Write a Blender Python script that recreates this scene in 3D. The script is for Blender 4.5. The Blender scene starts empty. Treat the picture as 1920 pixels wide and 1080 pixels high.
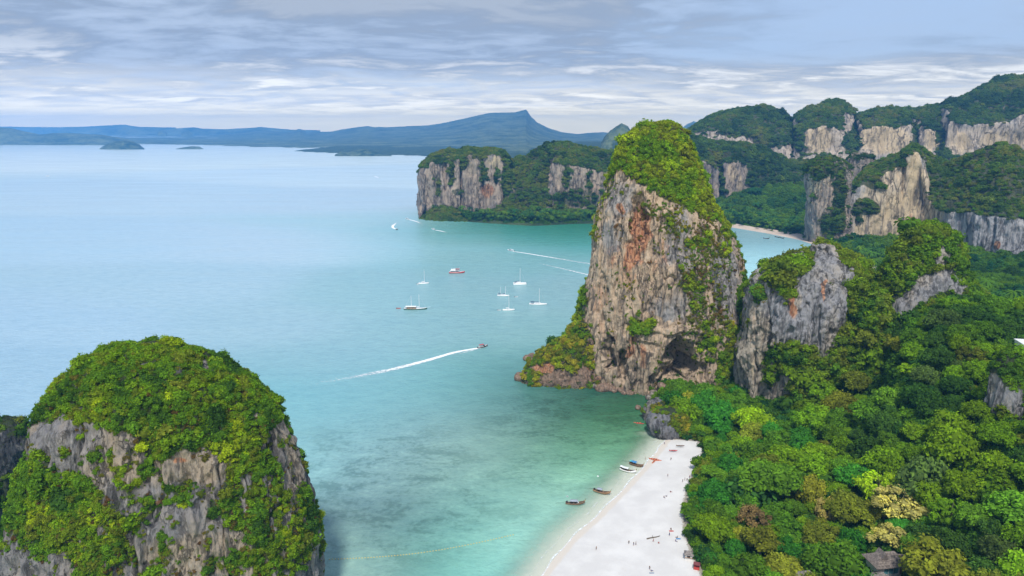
import bpy, bmesh, math, random
import numpy as np
from mathutils import Vector, Matrix

S = bpy.context.scene
COL = S.collection
RNG = np.random.default_rng(7)
random.seed(5)

# ------------------------------------------------------------------ camera, sky, sun, exposure
H = 170.0                       # height of the camera above the sea
F = 1297.0                      # focal length in pixels of the 1920 wide photograph
PITCH = math.atan(304.0 / F)    # camera tilts down
cp, sp = math.cos(PITCH), math.sin(PITCH)
cam_d = bpy.data.cameras.new("camera")
cam = bpy.data.objects.new("camera", cam_d)
COL.objects.link(cam)
cam.location = (0, 0, H)
cam.rotation_euler = (math.pi / 2 - PITCH, 0, 0)
cam_d.sensor_width = 36
cam_d.lens = 36 * F / 1920
cam_d.clip_start = 1
cam_d.clip_end = 120000
S.camera = cam

SUN_EL, SUN_AZ = math.radians(58), math.radians(184)   # azimuth clockwise from +Y: behind and to the left
SKY_STRENGTH = 0.10
SUN_STRENGTH = 2.6
EXPOSURE = 0.58
S.view_settings.view_transform = 'Standard'
S.view_settings.look = 'None'
S.view_settings.exposure = EXPOSURE
S.view_settings.gamma = 1
S.view_settings.use_curve_mapping = False
S.cycles.max_bounces = 6
S.cycles.diffuse_bounces = 3
S.cycles.glossy_bounces = 2
S.cycles.transmission_bounces = 2
S.cycles.transparent_max_bounces = 8
S.cycles.volume_bounces = 1
S.cycles.caustics_reflective = False
S.cycles.caustics_refractive = False
S.cycles.sample_clamp_indirect = 4

sl = bpy.data.lights.new("sun", 'SUN')
sun = bpy.data.objects.new("sun", sl)
COL.objects.link(sun)
sl.energy = SUN_STRENGTH
sl.angle = math.radians(7)
sl.color = (1.0, 0.95, 0.87)
sd = Vector((math.sin(SUN_AZ) * math.cos(SUN_EL), math.cos(SUN_AZ) * math.cos(SUN_EL), math.sin(SUN_EL)))
sun.rotation_euler = (-sd).to_track_quat('-Z', 'Y').to_euler()


class NT:
    """small helper to write node trees"""
    def __init__(s, tree):
        s.t = tree; s.n = tree.nodes; s.l = tree.links
        s.n.clear()
    def add(s, typ, **kw):
        nd = s.n.new(typ)
        for k, v in kw.items():
            if k[0] != '_': setattr(nd, k, v)
        return nd
    def link(s, a, b): s.l.new(a, b)
    def val(s, sock, v):
        if hasattr(v, 'node') or isinstance(v, bpy.types.NodeSocket): s.l.new(v, sock)
        else: sock.default_value = v
    def math(s, op, a, b=0.0, c=0.0, clamp=False):
        m = s.add('ShaderNodeMath', operation=op, use_clamp=clamp)
        s.val(m.inputs[0], a); s.val(m.inputs[1], b); s.val(m.inputs[2], c)
        return m.outputs[0]
    def vmath(s, op, a, b=(0, 0, 0)):
        m = s.add('ShaderNodeVectorMath', operation=op)
        s.val(m.inputs[0], a); s.val(m.inputs[1], b)
        return m.outputs[0]
    def mix(s, f, a, b, blend='MIX'):
        m = s.add('ShaderNodeMix', data_type='RGBA', blend_type=blend)
        s.val(m.inputs[0], f); s.val(m.inputs[6], a); s.val(m.inputs[7], b)
        return m.outputs[2]
    def noise(s, vec, scale, detail=4, rough=.55, dist=0.0):
        m = s.add('ShaderNodeTexNoise')
        s.val(m.inputs['Vector'], vec)
        m.inputs['Scale'].default_value = scale; m.inputs['Detail'].default_value = detail
        m.inputs['Roughness'].default_value = rough; m.inputs['Distortion'].default_value = dist
        return m.outputs[0]
    def ramp(s, f, a, b, smooth=True):
        m = s.add('ShaderNodeMapRange', interpolation_type='SMOOTHSTEP' if smooth else 'LINEAR')
        s.val(m.inputs[0], f); m.inputs[1].default_value = a; m.inputs[2].default_value = b
        return m.outputs[0]
    def attr(s, name, typ='GEOMETRY'):
        return s.add('ShaderNodeAttribute', attribute_type=typ, attribute_name=name)
    def mapping(s, vec, scale=(1, 1, 1), loc=(0, 0, 0)):
        m = s.add('ShaderNodeMapping')
        s.val(m.inputs['Vector'], vec)
        m.inputs['Scale'].default_value = scale; m.inputs['Location'].default_value = loc
        return m.outputs[0]


def rgb(r, g, b): return (r, g, b, 1.0)
def srgb(r, g, b):
    f = lambda c: (c / 255 / 12.92) if c / 255 < .04045 else ((c / 255 + .055) / 1.055) ** 2.4
    return (f(r), f(g), f(b), 1.0)


W = bpy.data.worlds.new("World")
S.world = W
W.use_nodes = True
t = NT(W.node_tree)
geo = t.add('ShaderNodeTexCoord')
sep = t.add('ShaderNodeSeparateXYZ'); t.link(geo.outputs['Generated'], sep.inputs[0])
zc = t.math('MAXIMUM', sep.outputs[2], 0.0)
den = t.math('ADD', zc, 0.085)
comb = t.add('ShaderNodeCombineXYZ')
t.link(t.math('DIVIDE', sep.outputs[0], den), comb.inputs[0])
t.link(t.math('DIVIDE', sep.outputs[1], den), comb.inputs[1])
P = comb.outputs[0]
sky = t.add('ShaderNodeTexSky', sky_type='NISHITA')
sky.sun_disc = False
sky.sun_elevation = SUN_EL
sky.sun_rotation = SUN_AZ
sky.altitude = 100; sky.air_density = 1.0; sky.dust_density = 1.5; sky.ozone_density = 2.0
skyc = t.vmath('SCALE', sky.outputs[0]); skyc.node.inputs['Scale'].default_value = SKY_STRENGTH
# cloud sheet seen from below: broad thin layers, brighter gaps near the horizon
big = t.noise(t.mapping(P, (.24, .27, 1), (5.1, 2.7, 0)), 1.0, 3, .5, .4)
mid = t.noise(t.mapping(P, (.52, .60, 1), (7.3, 4.2, 0)), 1.0, 6, .58, .6)
fine = t.noise(t.mapping(P, (1.7, 2.3, 1), (1.3, 9.2, 0)), 1.0, 7, .62, .5)
dens = t.math('ADD', t.math('MULTIPLY', big, .55), t.math('ADD', t.math('MULTIPLY', mid, .33), t.math('MULTIPLY', fine, .12)))
cover = t.ramp(dens, .34, .50)
ccol = t.mix(t.ramp(t.math('ADD', t.math('MULTIPLY', mid, .65), t.math('MULTIPLY', fine, .35)), .40, .60), rgb(.335, .41, .535), rgb(.16, .215, .31))
hi = t.ramp(t.math('ADD', t.math('MULTIPLY', fine, .35), t.math('MULTIPLY', mid, .65)), .50, .62)
lowband = t.ramp(zc, .13, .02)
ccol = t.mix(t.math('MULTIPLY', hi, t.math('MULTIPLY_ADD', lowband, .75, .22)), ccol, rgb(.80, .82, .84))
base = t.mix(.8, skyc, rgb(.31, .41, .59))
col = t.mix(cover, base, ccol)
hz = t.math('POWER', t.ramp(zc, .10, .0), 1.2)
col = t.mix(t.math('MULTIPLY', hz, t.math('MULTIPLY_ADD', t.ramp(fine, .35, .62), .5, .45)), col, rgb(1.05, .97, .78))
hz2 = t.ramp(zc, .034, .002)
col = t.mix(t.math('MULTIPLY', hz2, .8), col, rgb(1.45, 1.2, .62))
bg = t.add('ShaderNodeBackground')
t.link(col, bg.inputs[0]); bg.inputs[1].default_value = 1.0
wo = t.add('ShaderNodeOutputWorld'); t.link(bg.outputs[0], wo.inputs[0])

# ------------------------------------------------------------------ photograph geometry: pixel <-> place
def ray(px, py):
    dx = (np.asarray(px, float) - 960) / F; dy = (540 - np.asarray(py, float)) / F
    return dx, cp + dy * sp, -sp + dy * cp
def atY(px, py, Y):
    dx, dy, dz = ray(px, py); k = Y / dy
    return dx * k, Y + 0 * dx, H + dz * k
def atZ(px, py, z=0.0):
    dx, dy, dz = ray(px, py); k = (z - H) / dz
    return dx * k, dy * k, z + 0 * dx
def proj(Pt):
    x, y, z = Pt[..., 0], Pt[..., 1], Pt[..., 2] - H
    d = np.maximum(y * cp - z * sp, .1); u = y * sp + z * cp
    return 960 + F * x / d, 540 - F * u / d
def pt(px, py, z=0.0):
    a = atZ(px, py, z); return Vector((float(a[0]), float(a[1]), float(z)))

# ------------------------------------------------------------------ numpy noise
_perm = np.random.default_rng(11).permutation(4096)
_rv = np.random.default_rng(12).random(4096) * 2 - 1
def vnoise(p, seed=0):
    i = np.floor(p).astype(np.int64); f = p - i
    f = f * f * f * (f * (f * 6 - 15) + 10)
    i = i + seed * 131
    def h(dx, dy, dz):
        a = _perm[(i[..., 0] + dx) & 4095]
        a = _perm[(a + i[..., 1] + dy) & 4095]
        return _rv[_perm[(a + i[..., 2] + dz) & 4095]]
    fx, fy, fz = f[..., 0], f[..., 1], f[..., 2]
    L = lambda a, b, t: a + (b - a) * t
    return L(L(L(h(0,0,0), h(1,0,0), fx), L(h(0,1,0), h(1,1,0), fx), fy),
             L(L(h(0,0,1), h(1,0,1), fx), L(h(0,1,1), h(1,1,1), fx), fy), fz)
def fbm(p, o=4, seed=0, g=.5):
    s = 0; a = 1; tot = 0
    for k in range(o):
        s = s + a * vnoise(p * 2 ** k + 17.3 * k, seed + k); tot += a; a *= g
    return s / tot
def ridged(p, o=3, seed=0):
    s = 0; a = 1; tot = 0
    for k in range(o):
        s = s + a * (1 - 2 * np.abs(vnoise(p * 2 ** k + 9.1 * k, seed + k))); tot += a; a *= .5
    return s / tot
def sstep(a, b, x):
    t = np.clip((x - a) / (b - a), 0, 1); return t * t * (3 - 2 * t)
def ells(px, py, L):
    """strength of a list of ellipses (cx, cy, rx, ry, amount)"""
    out = np.zeros_like(px)
    for cx, cy, rx, ry, am in L:
        d = np.sqrt(((px - cx) / rx) ** 2 + ((py - cy) / ry) ** 2)
        v = sstep(1.25, .55, d) * am
        out = np.where(np.abs(v) > np.abs(out), v, out)
    return out
def inpoly(px, py, poly):
    c = np.zeros(px.shape, bool); n = len(poly)
    for k in range(n):
        x1, y1 = poly[k]; x2, y2 = poly[(k + 1) % n]
        if y1 == y2: continue
        c ^= ((y1 > py) != (y2 > py)) & (px < (x2 - x1) * (py - y1) / (y2 - y1) + x1)
    return c
def segdist(x, y, line):
    d = np.full(np.shape(x), 1e9)
    for (x1, y1), (x2, y2) in zip(line[:-1], line[1:]):
        vx, vy = x2 - x1, y2 - y1; L = max(vx * vx + vy * vy, 1e-9)
        k = np.clip(((x - x1) * vx + (y - y1) * vy) / L, 0, 1)
        d = np.minimum(d, np.hypot(x - x1 - k * vx, y - y1 - k * vy))
    return d

# ------------------------------------------------------------------ mesh helpers
def prop(o, label=None, cat=None, group=None, kind=None):
    if label: o['label'] = label
    if cat: o['category'] = cat
    if group: o['group'] = group
    if kind: o['kind'] = kind
    return o
def np_mesh(name, V, Fc, mat=None, smooth=True, attrs=None):
    me = bpy.data.meshes.new(name)
    V = np.asarray(V, np.float32); Fc = np.asarray(Fc, np.int32)
    k = Fc.shape[1]
    me.vertices.add(len(V)); me.vertices.foreach_set('co', V.ravel())
    me.loops.add(Fc.size); me.loops.foreach_set('vertex_index', Fc.ravel())
    me.polygons.add(len(Fc)); me.polygons.foreach_set('loop_start', np.arange(0, Fc.size, k, dtype=np.int32))
    me.polygons.foreach_set('loop_total', np.full(len(Fc), k, np.int32))
    me.update(calc_edges=True)
    if smooth: me.polygons.foreach_set('use_smooth', np.ones(len(Fc), bool))
    for nm, a in (attrs or {}).items():
        a = np.asarray(a, np.float32)
        if a.ndim == 1:
            at = me.attributes.new(nm, 'FLOAT', 'POINT'); at.data.foreach_set('value', a)
        elif a.shape[1] == 3:
            at = me.attributes.new(nm, 'FLOAT_VECTOR', 'POINT'); at.data.foreach_set('vector', a.ravel())
    if mat: me.materials.append(mat)
    return me
def link(name, me, parent=None, loc=None):
    o = bpy.data.objects.new(name, me); COL.objects.link(o)
    if parent is not None: o.parent = parent
    if loc is not None: o.location = loc
    return o
def empty(name, loc, rz=0.0, label=None, cat=None, group=None):
    o = bpy.data.objects.new(name, None); COL.objects.link(o)
    o.empty_display_size = .5
    o.location = loc; o.rotation_euler = (0, 0, rz)
    return prop(o, label, cat, group)
def grid_faces(n, m, wrap=False):
    """n rows, m columns"""
    j = np.arange(n - 1)[:, None]; i = np.arange(m if wrap else m - 1)[None, :]
    a = j * m + i; b = j * m + (i + 1) % m
    return np.stack([a, b, b + m, a + m], -1).reshape(-1, 4)
def grid_normals(G, wrap):
    if wrap: du = np.roll(G, -1, 1) - np.roll(G, 1, 1)
    else: du = np.gradient(G, axis=1)
    dv = np.gradient(G, axis=0)
    n = np.cross(du, dv); l = np.linalg.norm(n, axis=-1, keepdims=True)
    return n / np.maximum(l, 1e-9)

# ------------------------------------------------------------------ materials
def mat_new(name):
    m = bpy.data.materials.new(name); m.use_nodes = True
    return m, NT(m.node_tree)
def finish(t, shader):
    o = t.add('ShaderNodeOutputMaterial'); t.link(shader, o.inputs[0])
def flat_mat(name, c, rough=.6, noise=.12, scale=3.0, metal=0.0, spec=.4):
    m, t = mat_new(name)
    tc = t.add('ShaderNodeTexCoord')
    nz = t.noise(tc.outputs['Object'], scale, 4)
    c2 = tuple(x * (1 - 2.2 * noise) for x in c[:3]) + (1,)
    c1 = tuple(min(1, x * (1 + noise)) for x in c[:3]) + (1,)
    b = t.add('ShaderNodeBsdfPrincipled')
    t.link(t.mix(t.ramp(nz, .3, .7), c2, c1), b.inputs['Base Color'])
    b.inputs['Roughness'].default_value = rough; b.inputs['Metallic'].default_value = metal
    b.inputs['Specular IOR Level'].default_value = spec
    finish(t, b.outputs[0]); return m

def rock_mat(name, grey, tan, stretch=.12, sc=1.0, dark=.55, tanbias=.5, bump=1.0):
    """limestone: vertical drip streaks, stains carried by attributes, moss and soil under the scrub"""
    m, t = mat_new(name)
    tc = t.add('ShaderNodeTexCoord'); ob = tc.outputs['Object']
    st = t.mapping(ob, (sc, sc, sc * stretch))
    n1 = t.noise(t.mapping(ob, (sc, sc, sc * .4)), .045, 5, .6, .5)
    n2 = t.noise(st, .22, 6, .65, .3)
    n3 = t.noise(st, .75, 5, .6)
    n4 = t.noise(t.mapping(ob, (sc, sc, sc * .5)), .5, 6, .7)
    warm = t.attr('warm').outputs['Fac']
    c = t.mix(t.ramp(t.math('ADD', t.math('ADD', n1, t.math('MULTIPLY', n2, .5)), t.math('MULTIPLY', warm, .45)), tanbias + .15, tanbias + .5), grey, tan)
    # pale fresh rock
    c = t.mix(t.math('MULTIPLY', t.ramp(n4, .52, .72), .5), c, rgb(.40, .38, .36))
    pale = t.attr('pale').outputs['Fac']
    c = t.mix(t.math('MULTIPLY', t.ramp(t.math('ADD', pale, t.math('MULTIPLY_ADD', n2, .9, -.45)), .35, .8), .85), c, rgb(.62, .48, .30))
    # rust
    stn = t.attr('stain').outputs['Fac']
    c = t.mix(t.math('MULTIPLY', t.ramp(t.math('ADD', stn, t.math('MULTIPLY_ADD', t.math('ADD', n2, n4), .8, -.8)), .3, .75), .9), c,
              t.mix(t.ramp(n3, .35, .65), rgb(.34, .12, .05), rgb(.50, .27, .15)))
    # dark water streaks
    dk = t.ramp(t.math('ADD', t.math('MULTIPLY', n2, .5), t.math('ADD', t.math('MULTIPLY', n3, .25), t.math('MULTIPLY', n4, .25))), .52, .41)
    c = t.mix(t.math('MULTIPLY', dk, dark), c, rgb(.055, .053, .055))
    # joints and cracks
    vo = t.add('ShaderNodeTexVoronoi', feature='DISTANCE_TO_EDGE'); vo.inputs['Scale'].default_value = .16
    t.link(t.vmath('ADD', t.mapping(ob, (sc, sc, sc * .3)), t.vmath('SCALE', t.add('ShaderNodeCombineXYZ').outputs[0])), vo.inputs['Vector'])
    scn = vo.inputs['Vector'].links[0].from_node.inputs[1].links[0].from_node; scn.inputs['Scale'].default_value = 9.0
    cmb = scn.inputs[0].links[0].from_node; t.link(n2, cmb.inputs[0]); t.link(n4, cmb.inputs[1]); t.link(n1, cmb.inputs[2])
    crk = t.math('MULTIPLY', t.ramp(vo.outputs['Distance'], .055, .0), t.ramp(n1, .38, .58))
    c = t.mix(t.math('MULTIPLY', crk, .6), c, rgb(.045, .043, .045))
    veg = t.attr('veg').outputs['Fac']
    gv = t.ramp(t.math('ADD', veg, t.math('MULTIPLY_ADD', n4, .7, -.35)), .28, .58)
    c = t.mix(t.math('MULTIPLY', gv, .9), c, t.mix(n4, rgb(.020, .040, .010), rgb(.045, .060, .018)))
    b = t.add('ShaderNodeBsdfPrincipled')
    t.link(c, b.inputs['Base Color']); b.inputs['Roughness'].default_value = .92
    b.inputs['Specular IOR Level'].default_value = .15
    bp = t.add('ShaderNodeBump'); bp.inputs['Strength'].default_value = .9; bp.inputs['Distance'].default_value = 2.4 * bump / sc
    hgt = t.math('ADD', t.math('MULTIPLY', n2, .6), t.math('ADD', t.math('MULTIPLY', n3, .45), t.math('MULTIPLY', n4, .5)))
    hgt = t.math('SUBTRACT', hgt, t.math('MULTIPLY', crk, .35))
    t.link(hgt, bp.inputs['Height']); t.link(bp.outputs[0], b.inputs['Normal'])
    finish(t, b.outputs[0]); return m

M_ROCK = rock_mat("limestone_grey", rgb(.19, .19, .205), rgb(.32, .265, .205), dark=.85)
M_ROCKT = rock_mat("limestone_tan", rgb(.30, .285, .28), rgb(.50, .375, .26), tanbias=.28, dark=.75)
M_ROCKF = rock_mat("limestone_far", rgb(.24, .22, .21), rgb(.40, .31, .235), sc=.45, dark=.75, tanbias=.38)
M_ROCK2 = rock_mat("limestone_pale_grey", rgb(.27, .27, .285), rgb(.42, .36, .285), dark=.8)
M_RANGE = rock_mat("limestone_range_rock", rgb(.36, .335, .32), rgb(.54, .45, .36), sc=.4, dark=.7, tanbias=.38)
M_CREAM = rock_mat("limestone_cream", rgb(.46, .445, .45), rgb(.64, .51, .36), sc=.5, stretch=.07, dark=.75, tanbias=.42)
M_DARKROCK = rock_mat("limestone_dark", rgb(.055, .06, .07), rgb(.10, .095, .085), tanbias=.6)
M_SHORE = rock_mat("shore_rock", rgb(.17, .14, .12), rgb(.30, .20, .14), stretch=.8, sc=1.6, tanbias=.35, dark=.5)

def leaf_mat(name, inst):
    m, t = mat_new(name)
    if inst: c = t.attr('tint', 'INSTANCER').outputs['Color']
    else: c = t.add('ShaderNodeObjectInfo').outputs['Color']
    lv = t.attr('lv').outputs['Fac']
    c = t.mix(1.0, c, t.add('ShaderNodeCombineColor').outputs[0], 'MULTIPLY')
    cc = c.node.inputs[7].links[0].from_node
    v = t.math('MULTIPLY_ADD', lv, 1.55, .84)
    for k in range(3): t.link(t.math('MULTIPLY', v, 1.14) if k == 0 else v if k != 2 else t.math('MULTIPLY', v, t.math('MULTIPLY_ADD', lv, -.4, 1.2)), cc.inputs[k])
    d = t.add('ShaderNodeBsdfDiffuse'); t.link(c, d.inputs[0])
    tr = t.add('ShaderNodeBsdfTranslucent')
    t.link(t.mix(1.0, c, rgb(1.25, 1.2, .6), 'MULTIPLY'), tr.inputs[0])
    mx = t.add('ShaderNodeMixShader'); mx.inputs[0].default_value = .34
    t.link(d.outputs[0], mx.inputs[1]); t.link(tr.outputs[0], mx.inputs[2])
    finish(t, mx.outputs[0]); return m
M_LEAF_I = leaf_mat("leaves_scrub", True)
M_LEAF_O = leaf_mat("leaves_tree", False)
M_BARK = flat_mat("bark", rgb(.16, .13, .10), .9, .2, 2)

def ground_mat(name, a, b, sc=.08):
    m, t = mat_new(name)
    tc = t.add('ShaderNodeTexCoord'); n = t.noise(tc.outputs['Object'], sc, 6, .65); n2 = t.noise(tc.outputs['Object'], sc * 9, 4, .6)
    bs = t.add('ShaderNodeBsdfPrincipled')
    c = t.mix(t.ramp(t.math('ADD', t.math('MULTIPLY', n, .6), t.math('MULTIPLY', n2, .4)), .35, .65), a, b)
    t.link(c, bs.inputs['Base Color']); bs.inputs['Roughness'].default_value = .95; bs.inputs['Specular IOR Level'].default_value = .1
    bp = t.add('ShaderNodeBump'); bp.inputs['Distance'].default_value = .06 / sc; bp.inputs['Strength'].default_value = .8
    t.link(n2, bp.inputs['Height']); t.link(bp.outputs[0], bs.inputs['Normal'])
    finish(t, bs.outputs[0]); return m
M_FLOOR = ground_mat("forest_floor", rgb(.02, .03, .010), rgb(.05, .055, .02), .12)
M_FARLAND = ground_mat("far_forest", rgb(.012, .032, .016), rgb(.075, .11, .045), .02)
M_FARHILL = ground_mat("hill_forest", rgb(.015, .045, .028), rgb(.17, .21, .11), .0035)
# ------------------------------------------------------------------ foliage prototypes
def cards(C, N, size, rng, jit=.6, aspect=.62):
    """leaf cards: one bent diamond (2 triangles as 1 quad) per centre"""
    n = len(C)
    N = N + rng.normal(0, jit, N.shape); N /= np.linalg.norm(N, axis=1, keepdims=True) + 1e-9
    a = rng.normal(0, 1, N.shape); T = np.cross(N, a); T /= np.linalg.norm(T, axis=1, keepdims=True) + 1e-9
    B = np.cross(N, T)
    s = (size * rng.uniform(.6, 1.4, n))[:, None]
    V = np.stack([C - T * s, C - B * s * aspect + N * s * .18, C + T * s - N * s * .1, C + B * s * aspect + N * s * .18], 1).reshape(-1, 3)
    Fc = np.arange(n * 4).reshape(-1, 4)
    return V, Fc
def ico(sub=1):
    bm = bmesh.new(); bmesh.ops.create_icosphere(bm, subdivisions=sub, radius=1)
    bm.verts.ensure_lookup_table()
    V = np.array([v.co[:] for v in bm.verts]); Fc = np.array([[v.index for v in f.verts] for f in bm.faces]); bm.free()
    return V, Fc
ICO1 = ico(1); ICO2 = ico(2)
def crown_mesh(name, mat, seed, lobes, per, leaf, h=.75, lobe_r=.3, spread=.72, low=-.15, jit=.55, core=True, flat=1.0):
    rng = np.random.default_rng(seed)
    D = rng.normal(0, 1, (lobes * 6, 3)); D /= np.linalg.norm(D, axis=1, keepdims=True); D = D[D[:, 2] > low][:lobes]
    # spread lobes apart
    for _ in range(12):
        d = D[:, None] - D[None]; r = np.linalg.norm(d, axis=2) + 1e-6
        D += (d / r[..., None] * np.exp(-r * 4)[..., None]).sum(1) * .08
        D /= np.linalg.norm(D, axis=1, keepdims=True); D[:, 2] = np.maximum(D[:, 2], low)
    k = len(D)
    LR = lobe_r * rng.uniform(.55, 1.45, k)
    LC = D * (spread * rng.uniform(.62, 1.18, k))[:, None] * np.array([1, 1, h])
    Vs, Fs, Ls, Fts = [], [], [], []; nv = 0
    C, N, LV = [], [], []
    for q in range(k):
        U = rng.normal(0, 1, (per * 3, 3)); U /= np.linalg.norm(U, axis=1, keepdims=True)
        U = U[(U @ (D[q] * .6 + np.array([0, 0, .6]))) > -.35][:per]
        rr = LR[q] * (1 + .18 * rng.normal(0, 1, len(U)))[:, None]
        C.append(LC[q] + U * rr * np.array([1, 1, .8 * flat])); N.append(U * .8 + np.array([0, 0, .35]))
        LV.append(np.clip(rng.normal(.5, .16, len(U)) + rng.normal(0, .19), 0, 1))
    C = np.concatenate(C); N = np.concatenate(N); LV = np.concatenate(LV)
    N /= np.linalg.norm(N, axis=1, keepdims=True)
    V, Fc = cards(C, N, leaf, rng, jit)
    lv = np.repeat(LV, 4)
    tri = np.concatenate([Fc[:, [0, 1, 2]], Fc[:, [0, 2, 3]]])
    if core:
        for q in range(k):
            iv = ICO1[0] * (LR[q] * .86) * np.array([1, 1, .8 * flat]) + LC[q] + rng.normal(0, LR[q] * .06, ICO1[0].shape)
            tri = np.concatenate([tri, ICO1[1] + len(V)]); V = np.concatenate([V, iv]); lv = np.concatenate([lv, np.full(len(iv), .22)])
    return np_mesh(name, V, tri, mat, smooth=False, attrs={'lv': lv})

PROTO = bpy.data.collections.new("foliage_kinds")     # kept out of the scene; only read by the scatter nodes
def proto_obj(name, me):
    o = bpy.data.objects.new(name, me); PROTO.objects.link(o); return o
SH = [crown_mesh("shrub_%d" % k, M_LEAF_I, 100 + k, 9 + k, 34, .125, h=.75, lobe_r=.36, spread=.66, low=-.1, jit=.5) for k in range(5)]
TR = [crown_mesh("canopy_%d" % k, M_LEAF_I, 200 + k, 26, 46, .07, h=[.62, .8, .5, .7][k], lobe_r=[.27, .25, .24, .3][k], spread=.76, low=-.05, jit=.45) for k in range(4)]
def palm_mesh(name, mat, seed):
    rng = np.random.default_rng(seed); V = []; Fs = []
    for q in range(15):
        a = q * 2.4 + rng.uniform(-.2, .2); up = rng.uniform(-.1, .9); L = 1.0; prev = None
        for s in range(5):
            tt = s / 4; r = L * tt; z = up * tt - .85 * tt * tt
            w = .11 * math.sin(math.pi * min(1, .12 + tt * .9)) + .01
            d = np.array([math.cos(a), math.sin(a), 0]); side = np.array([-d[1], d[0], 0])
            c = d * r + np.array([0, 0, z]); V += [c - side * w - [0, 0, w * .5], c, c + side * w - [0, 0, w * .5]]
            n = len(V)
            if s: Fs += [[n - 6, n - 5, n - 2, n - 3], [n - 5, n - 4, n - 1, n - 2]]
    return np_mesh(name, np.array(V), np.array(Fs), mat, smooth=False, attrs={'lv': rng.uniform(.3, .8, len(V))})
PALM = [palm_mesh("palm_head", M_LEAF_I, 3)]
for k, me in enumerate(SH): proto_obj("a_shrub_%d" % k, me)            # 0-4
for k, me in enumerate(TR): proto_obj("b_canopy_%d" % k, me)           # 5-8
proto_obj("c_palm", PALM[0])                                            # 9

_gn = None
def scatter_group():
    global _gn
    if _gn: return _gn
    g = bpy.data.node_groups.new("scatter_foliage", 'GeometryNodeTree')
    g.interface.new_socket("Geometry", in_out='INPUT', socket_type='NodeSocketGeometry')
    g.interface.new_socket("Geometry", in_out='OUTPUT', socket_type='NodeSocketGeometry')
    N = g.nodes; L = g.links
    gi = N.new('NodeGroupInput'); go = N.new('NodeGroupOutput')
    ci = N.new('GeometryNodeCollectionInfo'); ci.inputs[0].default_value = PROTO
    ci.inputs['Separate Children'].default_value = True; ci.inputs['Reset Children'].default_value = True
    iop = N.new('GeometryNodeInstanceOnPoints'); iop.inputs['Pick Instance'].default_value = True
    def na(nm, ty):
        a = N.new('GeometryNodeInputNamedAttribute'); a.data_type = ty; a.inputs[0].default_value = nm; return a.outputs[0]
    e2r = N.new('FunctionNodeEulerToRotation')
    L.new(gi.outputs[0], iop.inputs['Points']); L.new(ci.outputs[0], iop.inputs['Instance'])
    L.new(na('idx', 'INT'), iop.inputs['Instance Index'])
    L.new(na('rot', 'FLOAT_VECTOR'), e2r.inputs[0]); L.new(e2r.outputs[0], iop.inputs['Rotation'])
    L.new(na('scl', 'FLOAT_VECTOR'), iop.inputs['Scale'])
    L.new(iop.outputs[0], go.inputs[0])
    _gn = g; return g
NINST = 0
def scatter_obj(name, Pn, rot, scl, tint, idx, label, cat):
    global NINST
    n = len(Pn); NINST += n
    me = bpy.data.meshes.new(name)
    me.vertices.add(n); me.vertices.foreach_set('co', np.asarray(Pn, np.float32).ravel())
    for nm, a in (('rot', rot), ('scl', scl), ('tint', tint)):
        at = me.attributes.new(nm, 'FLOAT_VECTOR', 'POINT'); at.data.foreach_set('vector', np.asarray(a, np.float32).ravel())
    at = me.attributes.new('idx', 'INT', 'POINT'); at.data.foreach_set('value', np.asarray(idx, np.int32))
    o = link(name, me); md = o.modifiers.new("scatter", 'NODES'); md.node_group = scatter_group()
    return prop(o, label, cat, kind='stuff')

# foliage colours (base colours of leaves)
DEEP = np.array([.028, .074, .011]); MIDG = np.array([.060, .145, .011]); FRESH = np.array([.095, .195, .008])
LIME = np.array([.19, .28, .010]); OLIVE = np.array([.095, .130, .014]); GOLD = np.array([.22, .215, .020])
BROWN = np.array([.12, .075, .030]); BLUEG = np.array([.015, .070, .022]); PALEY = np.array([.26, .25, .07])
def palette(u, cols):
    """u in 0..1 -> colour along the list"""
    cols = np.array(cols); x = np.clip(u, 0, .9999) * (len(cols) - 1); i = x.astype(int); f = (x - i)[:, None]
    return cols[i] * (1 - f) + cols[i + 1] * f

def sample_surface(V, Q, prob, spacing, rng):
    """random points on quads: density prob / spacing^2"""
    A, B, C, D = (V[Q[:, k]] for k in range(4))
    n = np.cross(C - A, D - B) * .5; ar = np.linalg.norm(n, axis=1)
    w = ar * prob[Q].mean(1) / spacing ** 2
    cnt = rng.poisson(w); f = np.repeat(np.arange(len(Q)), cnt)
    u = rng.random(len(f))[:, None]; v = rng.random(len(f))[:, None]
    Pn = (A[f] * (1 - u) + B[f] * u) * (1 - v) + (D[f] * (1 - u) + C[f] * u) * v
    nn = n[f] / (ar[f][:, None] + 1e-9)
    return Pn, nn

def in_view(P, mx=160, my=160):
    a, b = proj(P); return (a > -mx) & (a < 1920 + mx) & (b > -my) & (b < 1080 + my) & (P[:, 1] > 5)
def facing(P, N, lim=-.25):
    c = np.array([0, 0, H]) - P; c /= np.linalg.norm(c, axis=1, keepdims=True); return (c * N).sum(1) > lim

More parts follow.
